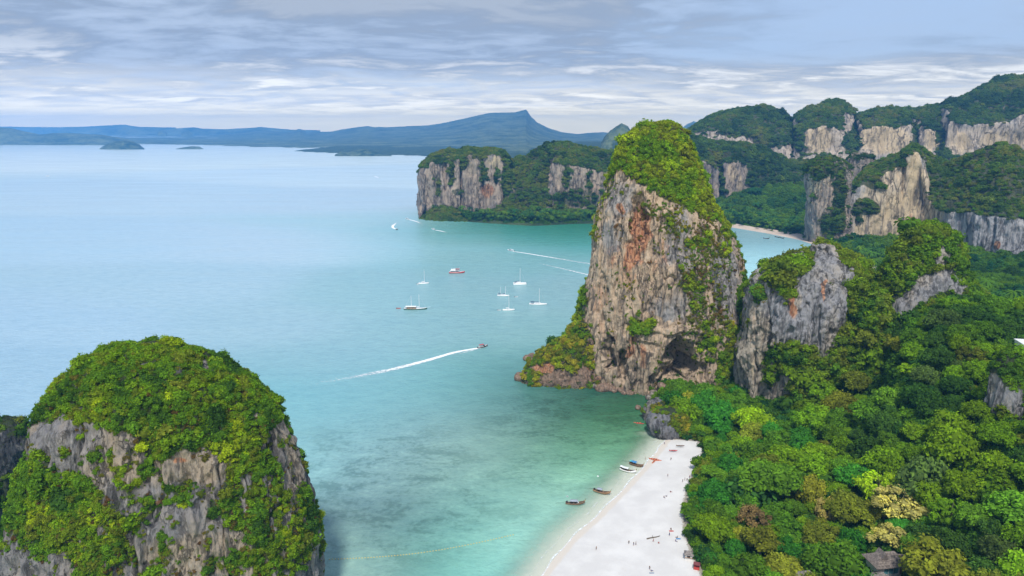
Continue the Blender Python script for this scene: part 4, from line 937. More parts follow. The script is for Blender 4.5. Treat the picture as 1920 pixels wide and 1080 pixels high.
# valley between
_land = (land_sd(FV[:, 0], FV[:, 1]) > 24).astype(float)
_pm = _land * sstep(1330, 1250, FV[:, 1]) * (FV[:, 0] < 470)
scrub_on("valley_forest", dict(V=FV, Q=FQ), _land * (1 - .75 * _pm) * (FV[:, 1] < 1900), 7.5, 5.4, [DEEP, BLUEG, MIDG, MIDG, FRESH * .8], 327, "green forest filling the flat valley behind the limestone ridge", 'forest', tscale=50, up=1, kinds=(5, 9), sink=-.5)
scrub_on("palm_grove", dict(V=FV, Q=FQ), _pm, 5.0, 4.2, [BLUEG * .8, MIDG, BLUEG, FRESH * .7], 328, "coconut palm grove behind the far beach", 'palm grove', tscale=40, up=1, kinds=(9, 10), sink=-2.2, tjit=.3)
scrub_on("grove_undergrowth", dict(V=FV, Q=FQ), _pm, 6.0, 4.2, [DEEP, MIDG, BLUEG], 329, "low green undergrowth between the palms of the far beach", 'undergrowth', tscale=30, up=1, kinds=(5, 9), sink=.1)

# ------------------------------------------------------------------ jungle trees
def crown_o(name, seed, lobes, per, leaf, h, lr, spread, low, flat=1.0):
    return crown_mesh(name, M_LEAF_O, seed, lobes, per, leaf, h=h, lobe_r=lr, spread=spread, low=low, jit=.42, flat=flat)
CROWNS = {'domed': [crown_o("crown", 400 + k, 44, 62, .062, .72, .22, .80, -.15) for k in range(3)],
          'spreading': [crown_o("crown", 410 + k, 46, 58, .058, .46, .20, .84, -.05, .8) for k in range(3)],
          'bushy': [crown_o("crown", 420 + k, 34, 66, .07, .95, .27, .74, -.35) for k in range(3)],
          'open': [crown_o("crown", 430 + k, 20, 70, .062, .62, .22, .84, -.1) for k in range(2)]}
def trunk_mesh(seed):
    rng = np.random.default_rng(seed); V = []; Fs = []
    def tube(pts, rad, n=7):
        b = len(V)
        for (p, r) in zip(pts, rad):
            for q in range(n):
                a = 2 * math.pi * q / n; V.append((p[0] + r * math.cos(a), p[1] + r * math.sin(a), p[2]))
        for s in range(len(pts) - 1):
            for q in range(n):
                Fs.append((b + s * n + q, b + s * n + (q + 1) % n, b + (s + 1) * n + (q + 1) % n, b + (s + 1) * n + q))
    bend = rng.uniform(-.06, .06, 2)
    tube([(bend[0] * k * k, bend[1] * k * k, -.12 + 1.0 * k / 1.0) for k in np.linspace(0, .8, 5)], [.06, .042, .036, .032, .026])
    for q in range(5):
        a = q * 1.26 + rng.uniform(-.3, .3); z0 = rng.uniform(.45, .62); L = rng.uniform(.25, .4)
        tube([(bend[0] * .3 + math.cos(a) * L * k, bend[1] * .3 + math.sin(a) * L * k, z0 + .36 * k ** .8) for k in np.linspace(0, 1, 4)], [.022, .017, .012, .006], 5)
    return np_mesh("trunk", np.array(V), np.array(Fs), M_BARK)
TRUNKS = [trunk_mesh(500 + k) for k in range(3)]

HUES = {'dark green': DEEP * 1.1, 'mid green': MIDG, 'fresh green': FRESH * .9, 'bright lime green': LIME * np.array([.85, 1.05, 1]), 'olive green': OLIVE * .9,
        'emerald green': np.array([.030, .135, .014]), 'golden olive': np.array([.145, .185, .018]), 'pale yellow': np.array([.30, .29, .08]), 'brownish': np.array([.13, .10, .04]), 'grey-green': np.array([.055, .10, .022])}
# trees one can point at: px, py of the crown's middle, crown radius in pixels, hue, shape, label, landmark name
NAMED = [(1410, 783, 34, 'bright lime green', 'domed', "brilliant lime-green tree at the foot of the grey buttress", "the brilliant lime-green tree"),
 (1508, 832, 27, 'emerald green', 'domed', "small emerald tree standing alone below the grey buttress", "the small emerald tree below the buttress"),
 (1445, 897, 56, 'mid green', 'spreading', "very broad mid-green umbrella tree in the middle of the coastal wood", "the very broad umbrella tree"),
 (1530, 870, 34, 'fresh green', 'domed', "yellowish fresh-green tree beyond the very broad umbrella tree", None),
 (1602, 890, 34, 'emerald green', 'spreading', "emerald layered tree uphill of the very broad umbrella tree", "the emerald layered tree"),
 (1520, 915, 34, 'golden olive', 'domed', "golden-olive dome-shaped tree beside the very broad umbrella tree", "the golden-olive dome tree"),
 (1592, 935, 32, 'olive green', 'domed', "olive rounded tree between the two pale yellow flowering trees and the umbrella tree", None),
 (1690, 938, 46, 'pale yellow', 'open', "largest pale yellow flowering tree on the lower slope", "the largest pale yellow tree"),
 (1672, 1000, 40, 'pale yellow', 'open', "pale yellow flowering tree just uphill of the grey-roofed house", "the pale yellow tree above the house"),
 (1555, 950, 26, 'pale yellow', 'domed', "small pale yellow tree among olive crowns", "the small pale yellow tree"),
 (1765, 1052, 66, 'golden olive', 'domed', "huge golden-olive tree beside the grey-roofed house", "the huge golden-olive tree"),
 (1418, 968, 30, 'brownish', 'open', "brown thin-leaved tree above the small yellow-brown one", "the brown thin-leaved tree"),
 (1394, 1000, 26, 'golden olive', 'domed', "small yellow-brown tree in the coastal wood near the beach", "the small yellow-brown tree"),
 (1730, 880, 50, 'grey-green', 'bushy', "large dark grey-green tree above the largest pale yellow tree", "the large grey-green tree"),
 (1470, 1058, 38, 'golden olive', 'domed', "golden-olive tree at the lower edge of the coastal wood", "the golden-olive tree at the wood's lower edge"),
 (1395, 890, 30, 'mid green', 'domed', "mid-green tree between the umbrella tree and the sand", None),
 (1785, 955, 38, 'fresh green', 'open', "loose fresh-green tree next to the largest pale yellow tree", None),
 (1820, 662, 24, 'olive green', 'open', "tall flat-topped tree with a bare pale trunk high on the slope", "the flat-topped tree with a bare trunk"),
 (1705, 688, 18, 'bright lime green', 'open', "small lime umbrella tree low in the gully", "the small lime tree in the gully"),
 (1835, 690, 30, 'fresh green', 'domed', "fresh-green tree below the flat-topped tree", None),
 (1600, 1010, 30, 'emerald green', 'domed', "emerald tree left of the pale yellow tree above the house", None),
 (1540, 1000, 34, 'olive green', 'domed', "olive tree with red-brown shoots below the small pale yellow tree", None),
 (1340, 990, 36, 'fresh green', 'spreading', "fresh-green spreading tree at the sand's edge", "the fresh-green spreading tree at the sand"),
 (1485, 985, 34, 'mid green', 'bushy', "mid-green bushy tree beside the brown thin-leaved tree", None),
 (1290, 745, 22, 'golden olive', 'bushy', "golden-olive bush crown in front of the cave", "the golden bush in front of the cave"),
 (1885, 905, 34, 'fresh green', 'open', "fresh-green loose tree on the slope under the pale spur", None),
 (1880, 1030, 40, 'grey-green', 'domed', "grey-green tree at the slope's lower corner", None)]
LANDMARKS = [(n[0], n[1], n[6]) for n in NAMED if n[6]] + [(1660, 1052, "the grey-roofed house"), (1440, 755, "the buttress foot"), (1890, 735, "the pale spur"), (1750, 500, "the forested peak"),
 (1640, 640, "the dark gully"), (1285, 800, "the low outcrop"), (1292, 1035, "the small beach hut"), (1320, 850, "the far end of the sand"), (1295, 930, "the middle of the beach edge"),
 (1780, 760, "the slope below the peak"), (1600, 820, "the mouth of the gully"), (1910, 645, "the white building on the slope"), (1880, 860, "the slope under the spur"), (1850, 580, "the ridge crest")]

HOUSE_P = pt(1660, 1053, 16.0)
def rock_clear(x, y, r):
    for R, kx in ((SECOND_E, 1), (THIRD_E, 1)):
        cx, cy, rx, ry = R
        if ((x - cx) / (rx + r * .2)) ** 2 + ((y - cy) / (ry + r * .2)) ** 2 < 1: return False
    return True
def foot_ellipse(R, lo, hi):
    V = R['V']; k = (V[:, 2] > lo) & (V[:, 2] < hi); a = V[k]
    return ((a[:, 0].min() + a[:, 0].max()) / 2, (a[:, 1].min() + a[:, 1].max()) / 2, (a[:, 0].max() - a[:, 0].min()) / 2, (a[:, 1].max() - a[:, 1].min()) / 2)
SECOND_E = foot_ellipse(SECOND, 5, 40); THIRD_E = foot_ellipse(THIRD, 72, 85)
PILLAR_E = foot_ellipse(PILLAR, 0, 30); LOW_E = foot_ellipse(LOWA, 0, 6); SPUR_E = foot_ellipse(RIGHTROCK, 35, 50)

trees = []   # x, y, z, crown radius, height, hue, shape, label
CELL = {}
def near_ok(x, y, r, f=.8):
    ci, cj = int(x // 10), int(y // 10)
    for i in range(ci - 3, ci + 4):
        for j in range(cj - 3, cj + 4):
            for (a, b, c) in CELL.get((i, j), ()):
                if (x - a) ** 2 + (y - b) ** 2 < ((r + c) * f) ** 2: return False
    return True
def put(x, y, r): CELL.setdefault((int(x // 10), int(y // 10)), []).append((x, y, r))
G1 = lambda x, y: float(ground(np.array([x]), np.array([y]))[0])
for px, py, rp, hue, shape, lab, lm in NAMED:
    z = 10.0
    for _ in range(12):
        p = pt(px, py, z); d = p.y * cp + (H - z) * sp; r = rp * d / F; h = max(r * 1.05, 6) + 3.5
        z = .5 * z + .5 * (G1(p.x, p.y) + h * .72)
    p = pt(px, py, z); g = G1(p.x, p.y)
    trees.append([p.x, p.y, g, r, z - g + r * .45, hue, shape, lab]); put(p.x, p.y, r * .9)
put(HOUSE_P.x, HOUSE_P.y, 7.5); put(HOUSE_P.x - 4, HOUSE_P.y - 9, 6)
CLEAR = [[(1394,560),(1396,720),(1412,765),(1440,782),(1482,786),(1492,720),(1490,640),(1460,600)], [(1624,1034),(1622,1090),(1700,1090),(1696,1040)], [(1276,1030),(1276,1085),(1314,1085),(1306,1040)], [(1905,632),(1905,660),(1930,660),(1930,632)], [(1500,1064),(1500,1085),(1525,1085),(1525,1064)], [(1642,560),(1655,606),(1715,592),(1792,535),(1792,470),(1755,460),(1700,540)], [(1205,620),(1205,715),(1225,735),(1250,700),(1320,715),(1395,722),(1395,690),(1330,640)], [(1860,680),(1860,770),(1925,780),(1925,700)], [(1622,505),(1622,545),(1660,545),(1660,505)]]
rng = np.random.default_rng(77)
NC = 26000
cxs = rng.uniform(50, 400, NC); cys = rng.uniform(165, 560, NC); cg = ground(cxs, cys)
csd = land_sd(cxs, cys); cbe = inpoly(cxs, cys, BEACH_POLY); cfe = segdist(cxs, cys, FOREST_EDGE)
cpx, cpy = proj(np.stack([cxs, cys, cg + 8], 1))
cgul = segdist(cxs, cys, GULLY)
hn = fbm(np.stack([cxs / 38, cys / 38, 0 * cxs], -1), 3, 17); hn2 = rng.random(NC)
for k in range(NC):
    x, y = cxs[k], cys[k]
    if csd[k] < 4 or cbe[k] or cfe[k] < 2.5: continue
    if not (-60 < cpx[k] < 2080 and 380 < cpy[k] < 1190): continue
    frac = k / NC
    flat = cg[k] < 14
    r = (rng.uniform(6.5, 9.5) if frac < .10 else rng.uniform(4.2, 6.8) if frac < .4 else rng.uniform(2.6, 4.2))
    if flat and cfe[k] < 9: r = min(r, 3.4)
    if cfe[k] < r * .75: continue
    bad = False
    for e, s in ((SECOND_E, .92), (THIRD_E, .9), (PILLAR_E, .93), (LOW_E, .85), (SPUR_E, .75)):
        if ((x - e[0]) / (e[2] * s)) ** 2 + ((y - e[1]) / (e[3] * s)) ** 2 < 1: bad = True; break
    if not bad:
        ptop = proj(np.array([x, y, cg[k] + r * 1.25 + 3.2])); qx, qy = np.array([float(ptop[0])]), np.array([float(ptop[1])])
        rp_ = r * F / math.hypot(y, H) * .7; bad = any(inpoly(qx + o_, qy + v_, c)[0] for c in CLEAR for o_ in (-rp_, 0, rp_) for v_ in (0, rp_ * .5))
    if cgul[k] < 5.5: bad = True
    if bad or not near_ok(x, y, r, .66): continue
    u = hn[k] * 1.5 + hn2[k]
    if flat: hue = ('mid green' if u < .3 else 'emerald green' if u < .5 else 'fresh green' if u < .85 else 'olive green' if u < 1.0 else 'golden olive' if u < 1.1 else 'mid green')
    else: hue = ('dark green' if u < .12 else 'mid green' if u < .42 else 'grey-green' if u < .52 else 'fresh green' if u < .78 else 'olive green' if u < .92 else 'bright lime green' if u < 1.02 else 'fresh green')
    if cpy[k] > 900 and cpx[k] > 1480 and rng.random() < .13: hue = 'golden olive' if rng.random() < .5 else 'olive green'
    shape = rng.choice(['domed', 'domed', 'spreading', 'bushy', 'open'], p=[.35, .15, .08, .30, .12])
    trees.append([x, y, cg[k], r, r * rng.uniform(1.0, 1.45) + 3.0 * min(1, r / 5), hue, shape, None]); put(x, y, r)
T = np.array([[a[0], a[1], a[2] + a[4], a[3]] for a in trees])
tpx, tpy = proj(T[:, :3]); td = np.linalg.norm(T[:, :3] - [0, 0, H], axis=1)
size = T[:, 3] / td * F
vis = (tpx > -10) & (tpx < 1930) & (tpy < 1095)
# rough cover test: a tree is hidden when a crown or rock nearer to the camera stands over its top
for R in (SECOND, THIRD, RIGHTROCK):
    V = R['V'][::3]; vx, vy = proj(V); vd = np.linalg.norm(V - [0, 0, H], axis=1)
    for k in range(len(T)):
        if vis[k]:
            q = (np.abs(vx - tpx[k]) < 9) & (vd < td[k] - 4)
            if q.any() and vy[q].min() < tpy[k] - 4 and vy[q].max() > tpy[k] + 4: vis[k] = False
score = np.where(vis, size, 0); score[:len(NAMED)] = 1e6
order = np.argsort(-score); keepi = set(order[:292].tolist()) & set(np.nonzero(score > 0)[0].tolist())

def tree_obj(tr, k, label):
    x, y, z, r, h, hue, shape, _ = tr
    rr = random.Random(k)
    e = empty("broadleaf_tree", (x, y, z - .3), rr.uniform(0, 6.28), label, "tree", "jungle trees behind the beach")
    tk = link("trunk", rr.choice(TRUNKS), e); tk.scale = (h * .55 + r * .3, h * .55 + r * .3, h * .95)
    hgt = {'domed': .72, 'spreading': .5, 'bushy': .92, 'open': .66}[shape]
    cr = link("crown", rr.choice(CROWNS[shape]), e); f = rr.uniform(.82, 1.18)
    cr.scale = (r * f, r * (2 - f), r * rr.uniform(.85, 1.3)); cr.rotation_euler = (rr.uniform(-.16, .16), rr.uniform(-.16, .16), rr.uniform(0, 6.28)); cr.location = (0, 0, max(h - r * hgt, r * .3))
    c = HUES[hue] * 1.15 * rr.uniform(.75, 1.35); cr.color = (c[0] * rr.uniform(.92, 1.1), c[1], c[2], 1)
    return e
ORD = ["closest", "second closest", "third closest", "fourth closest", "fifth closest", "sixth closest", "seventh closest", "eighth closest", "ninth closest", "tenth closest", "eleventh closest", "twelfth closest", "thirteenth closest", "fourteenth closest", "fifteenth closest", "sixteenth closest"]
LMX = np.array([(a, b) for a, b, _ in LANDMARKS], float)
groups = {}
for k in sorted(keepi):
    tr = trees[k]
    if tr[7]: tree_obj(tr, k, tr[7]); continue
    d = np.hypot(LMX[:, 0] - tpx[k], LMX[:, 1] - tpy[k]); j = int(d.argmin()); groups.setdefault((tr[5], tr[6], j), []).append((d[j], k))
for (hue, shape, j), L in groups.items():
    for q, (d, k) in enumerate(sorted(L)):
        o = ORD[min(q, len(ORD) - 1)]
        sh_ = {'domed': 'dome-shaped', 'open': 'loose-crowned'}.get(shape, shape)
        tree_obj(trees[k], k, f"{hue} {sh_} tree, {o} to {LANDMARKS[j][2]}")
rest = [k for k in range(len(trees)) if k not in keepi]
RT = [trees[k] for k in rest]
if RT:
    n = len(RT); rg = np.random.default_rng(5)
    Pn = np.array([[a[0], a[1], a[2] + max(a[4] - a[3] * .7, a[3] * .3)] for a in RT]); r = np.array([a[3] for a in RT])
    tint = np.array([HUES[a[5]] for a in RT]) * 1.2 * rg.uniform(.75, 1.3, (n, 1))
    scatter_obj("jungle_canopy", Pn, np.stack([0 * r, 0 * r, rg.uniform(0, 6.28, n)], 1), np.stack([r, r, r * rg.uniform(.9, 1.3, n)], 1), tint, rg.integers(5, 9, n), "smaller jungle crowns between the larger trees", "forest")
# understory that closes the gaps and the dense low scrub along the sand
gx, gy = GV[:, 0], GV[:, 1]
gsd = land_sd(gx, gy); gbe = inpoly(gx, gy, BEACH_POLY); gfe = segdist(gx, gy, FOREST_EDGE)
upx, upy = proj(np.stack([gx, gy, GV[:, 2] + 3], 1))
under = ((gsd > 3) & ~inpoly(upx, upy, CLEAR[3]) & ~inpoly(upx, upy, CLEAR[5]) & ~gbe & (gfe > 1.5) & (np.hypot(gx - HOUSE_P.x, gy - HOUSE_P.y) > 9)).astype(float)
scrub_on("jungle_undergrowth", dict(V=GV, Q=GQ), under, 2.5, 2.3, [DEEP, DEEP, MIDG, BLUEG, MIDG, FRESH], 331, "dark undergrowth between the jungle trees", 'undergrowth', tscale=16, up=.9, sink=-.25, sizevar=.4)
edge = under * sstep(13, 4, np.minimum(gfe, np.where(gy > 290, gsd, 99)))
scrub_on("beach_scrub", dict(V=GV, Q=GQ), np.clip(edge + under * (gx < 110) * (gy > 300) * (gy < 430), 0, 1), 1.5, 1.5, [BLUEG, MIDG, MIDG, FRESH, MIDG, OLIVE], 332, "dense green shrubs along the back of the beach", 'shrubs', tscale=10, up=.9, sink=-.7, sizevar=.4, boost=[(1300, 740, 60, 26, .3)])
# ------------------------------------------------------------------ boats, people, houses and small things
class MB:
    """collects boxes, tubes and lofts; build() links them as one mesh object"""
    def __init__(s): s.V = []; s.F = []; s.M = []
    def add(s, V, Fs, mi=0):
        b = len(s.V); s.V += [tuple(map(float, v)) for v in V]; s.F += [tuple(int(i) + b for i in f) for f in Fs]; s.M += [mi] * len(Fs); return s
    def box(s, x0, x1, y0, y1, z0, z1, mi=0, taper=0.0):
        t_ = taper
        V = [(x0, y0, z0), (x1, y0, z0), (x1, y1, z0), (x0, y1, z0), (x0 + t_, y0 + t_, z1), (x1 - t_, y0 + t_, z1), (x1 - t_, y1 - t_, z1), (x0 + t_, y1 - t_, z1)]
        return s.add(V, [(0, 3, 2, 1), (4, 5, 6, 7), (0, 1, 5, 4), (1, 2, 6, 5), (2, 3, 7, 6), (3, 0, 4, 7)], mi)
    def tube(s, pts, rad, n=6, mi=0):
        pts = [Vector(p) for p in pts]; rad = rad if hasattr(rad, '__len__') else [rad] * len(pts); V = []
        for k, p in enumerate(pts):
            d = (pts[min(k + 1, len(pts) - 1)] - pts[max(k - 1, 0)]).normalized()
            a = d.cross(Vector((0, 0, 1)) if abs(d.z) < .9 else Vector((1, 0, 0))).normalized(); b = d.cross(a)
            V += [p + (a * math.cos(2 * math.pi * q / n) + b * math.sin(2 * math.pi * q / n)) * rad[k] for q in range(n)]
        Fs = [(k * n + q, k * n + (q + 1) % n, (k + 1) * n + (q + 1) % n, (k + 1) * n + q) for k in range(len(pts) - 1) for q in range(n)]
        Fs += [tuple(range(n))[::-1], tuple((len(pts) - 1) * n + q for q in range(n))]
        return s.add(V, Fs, mi)
    def sheet(s, rows, th=.04, mi=0):
        n, m = len(rows), len(rows[0]); V = [p for r in rows for p in r] + [(p[0], p[1], p[2] - th) for r in rows for p in r]; k = n * m
        Fs = []
        for j in range(n - 1):
            for i in range(m - 1):
                a = j * m + i; Fs += [(a, a + 1, a + m + 1, a + m), (k + a + m, k + a + m + 1, k + a + 1, k + a)]
        for i in range(m - 1): Fs += [(i + 1, i, k + i, k + i + 1), ((n - 1) * m + i, (n - 1) * m + i + 1, k + (n - 1) * m + i + 1, k + (n - 1) * m + i)]
        for j in range(n - 1): Fs += [(j * m, (j + 1) * m, k + (j + 1) * m, k + j * m), ((j + 1) * m + m - 1, j * m + m - 1, k + j * m + m - 1, k + (j + 1) * m + m - 1)]
        return s.add(V, Fs, mi)
    def build(s, name, mats, parent=None, loc=None, smooth=False):
        me = bpy.data.meshes.new(name); me.from_pydata(s.V, [], s.F); 
        for m_ in (mats if isinstance(mats, (list, tuple)) else [mats]): me.materials.append(m_)
        me.polygons.foreach_set('material_index', s.M)
        if smooth: me.polygons.foreach_set('use_smooth', [True] * len(s.F))
        me.update(); return link(name, me, parent, loc)
def hull_mb(L, Wd, draft, free, bow_rise, stern_rise, fullness=.55, transom=.6, n=17, flare=.82, deck=-.12):
    """x forward; open hull with an inner floor/deck set a little below the rail"""
    V = []; c = 9
    for k in range(n):
        t_ = k / (n - 1); x = (t_ - .5) * L
        w = Wd / 2 * (min(1, transom + (1 - transom) * math.sin(min(t_ / fullness, 1) * math.pi / 2)) if t_ < fullness else max(.02, math.cos((t_ - fullness) / (1 - fullness) * math.pi / 2) ** .75))
        sz = free + bow_rise * max(0, (t_ - .45) / .55) ** 2.4 + stern_rise * max(0, (.3 - t_) / .3) ** 2
        kz = -draft + (bow_rise * .75 + draft) * max(0, (t_ - .72) / .28) ** 2.2
        x2 = x + .06 * L * max(0, (t_ - .8) / .2) ** 2
        prof = [(-1, sz), (-flare, kz + (sz - kz) * .35), (-.45 * flare, kz + (sz - kz) * .08), (0, kz), (.45 * flare, kz + (sz - kz) * .08), (flare, kz + (sz - kz) * .35), (1, sz), (.86, sz + deck), (-.86, sz + deck)]
        V += [(x2, a * w, z) for a, z in prof]
    Fs = [(k * c + q, (k + 1) * c + q, (k + 1) * c + (q + 1) % c, k * c + (q + 1) % c) for k in range(n - 1) for q in range(c)]
    Fs += [tuple(range(c)), tuple((n - 1) * c + q for q in range(c))[::-1]]
    Ms = [(1 if (i % c) in (6, 8) else 2 if (i % c) == 7 else 0) for i in range((n - 1) * c)] + [0, 0]
    b = MB(); b.add(V, Fs); b.M = Ms; return b
MW = flat_mat("white_gelcoat", rgb(.86, .86, .85), .35, .04, 2); MWD = flat_mat("weathered_wood", rgb(.20, .12, .07), .7, .25, 2.5); MWL = flat_mat("varnished_wood", rgb(.33, .19, .10), .55, .2, 2.5)
MDK = flat_mat("dark_plank", rgb(.10, .075, .055), .8, .2, 3); MGRY = flat_mat("grey_tarpaulin", rgb(.33, .37, .43), .75, .12, 1.5); MBLU = flat_mat("blue_tarpaulin", rgb(.05, .24, .52), .6, .15, 1.5)
MWT = flat_mat("white_tarpaulin", rgb(.72, .75, .76), .7, .08, 1.5); MTEAL = flat_mat("teal_cloth", rgb(.10, .42, .44), .7, .12, 1.5); MBLK = flat_mat("black_metal", rgb(.03, .03, .035), .4, .15, 4, .4)
MSTL = flat_mat("alloy", rgb(.62, .63, .65), .35, .06, 3, .5); MGREEN = flat_mat("dark_green_paint", rgb(.015, .11, .06), .4, .12, 1); MNAVY = flat_mat("navy_canvas", rgb(.04, .06, .13), .7, .12, 2)
MRED = flat_mat("red_paint", rgb(.52, .06, .05), .45, .12, 1); MORG = flat_mat("orange_plastic", rgb(.6, .16, .07), .4, .08, 2); MGLS = flat_mat("dark_glass", rgb(.03, .05, .06), .08, .1, 1, 0, .6)
MCLOTH = [flat_mat("ribbon_%s" % n, c, .8, .1, 3) for n, c in (("pink", rgb(.7, .1, .25)), ("yellow", rgb(.75, .55, .06)), ("green", rgb(.05, .4, .14)))]
MPINK = flat_mat("pale_pink_paint", rgb(.70, .58, .60), .45, .08, 1)

def heading(a, b):                # rotation about z of a line seen between two photo points
    p, q = pt(*a), pt(*b); return math.atan2(q.y - p.y, q.x - p.x)
def longtail(stern, bow, label, hull, rail, canopy, can_rng=(.22, .62), extra=None):
    p, q = pt(*stern), pt(*bow); c = (p + q) / 2; L = (q - p).length * .98
    e = empty("longtail_boat", (c.x, c.y, .02), math.atan2(q.y - p.y, q.x - p.x), label, "boat", "longtail boats moored at the beach")
    hull_mb(L, 2.0, .35, .75, 1.35, .35, .5, .45).build("hull", [hull, rail, MDK], e, smooth=True)
    bp_ = MB(); x0 = L * .5; bp_.tube([(x0 + .1, 0, 1.6), (x0 + .55, 0, 2.3), (x0 + .95, 0, 3.1)], [.14, .11, .07]); bp_.build("bow_post", rail, e)
    for k in range(3): MB().tube([(x0 + .42 + .1 * k, 0, 1.98 + .17 * k), (x0 + .50 + .1 * k, 0, 2.14 + .17 * k)], [.17, .16], 7).build("ribbon", MCLOTH[k], e)
    a, b = (-.5 + can_rng[0]) * L, (-.5 + can_rng[1]) * L
    if canopy:
        rows = [[(a + (b - a) * i / 6, (j - 3) / 3 * .98, 2.15 - .28 * ((j - 3) / 3) ** 2 + .03 * math.sin(i * 2.1)) for i in range(7)] for j in range(7)]
        MB().sheet(rows, .05).build("canopy", canopy, e)
        for x in (a + .15, (a + b) / 2, b - .15):
            for y in (-.85, .85): MB().tube([(x, y, .6), (x, y, 1.93)], .035, 5).build("canopy_post", MWL, e)
    for x in (-.05, .12, .25): MB().box(L * x - .16, L * x + .16, -.82, .82, .68, .74).build("thwart", MWL, e)
    en = MB().box(-L * .5 + .25, -L * .5 + 1.05, -.28, .28, 1.0, 1.5, 0, .06); en.tube([(-L * .5 + .6, 0, .7), (-L * .5 + .6, 0, 1.05)], .08); eo = en.build("engine", MBLK, e)
    MB().tube([(-L * .5 + .3, 0, 1.15), (-L * .5 - 4.6, .2, .12)], [.055, .035], 6).build("propeller_shaft", MBLK, e)
    MB().tube([(-L * .5 + 1.0, 0, 1.3), (-L * .5 + 2.0, .1, 1.5)], .03, 5).build("tiller", MSTL, e)
    if extra: extra(e, L)
    return e
def ex_flag(e, L):
    MB().tube([(-L * .36, .3, .6), (-L * .36, .3, 4.2)], .03, 5).build("flag_pole", MSTL, e)
    MB().sheet([[(-L * .36 - i * .3, .3 + .06 * math.sin(i * 1.5), 4.15 - j * .4) for i in range(4)] for j in range(3)], .015).build("flag", MWT, e)
def ex_white(e, L): MB().sheet([[(-L * .46 + i * .45, (j - 2) * .42, 2.4 - .1 * (j - 2) ** 2) for i in range(4)] for j in range(5)], .05).build("stern_awning", MWT, e)
def ex_teal(e, L): MB().sheet([[(-L * .44 + i * .4, (j - 2) * .45, 2.2 - .1 * (j - 2) ** 2) for i in range(4)] for j in range(5)], .05).build("stern_awning", MTEAL, e)
def ex_bags(e, L):
    for k, x in enumerate((.14, .2, .27)): MB().box(L * x - .3, L * x + .3, -.4, .4, .72, 1.15, 0, .1).build("bundle", (MGRY, MWT, MWD)[k], e)
longtail((1060, 945), (1095, 946), "grey-roofed longtail boat with a white flag, farthest from the sand's far end", MWD, MWL, MGRY, (.24, .68), lambda e, L: (ex_flag(e, L), ex_bags(e, L)))
longtail((1112, 920), (1143, 928), "varnished brown longtail boat with a small grey canopy", MWL, MWL, MGRY, (.26, .56))
longtail((1162, 880), (1191, 888), "white longtail boat with a white canopy and stern awning", MW, MWD, MWT, (.2, .58), ex_white)
longtail((1180, 869), (1205, 877), "brown longtail boat under a bright blue canopy", MWD, MWL, MBLU, (.18, .56), ex_teal)
for (a, b, lab) in (((1431, 447), (1442, 448), "tiny dark longtail boat lying off the far beach"), ((1453, 444), (1462, 446), "tiny dark longtail boat drawn up on the far beach sand, next to the palms"), ((1463, 446), (1470, 447.5), "tiny dark longtail boat on the far beach, nearer the square tower")):
    longtail(a, b, lab, MDK, MDK, None)

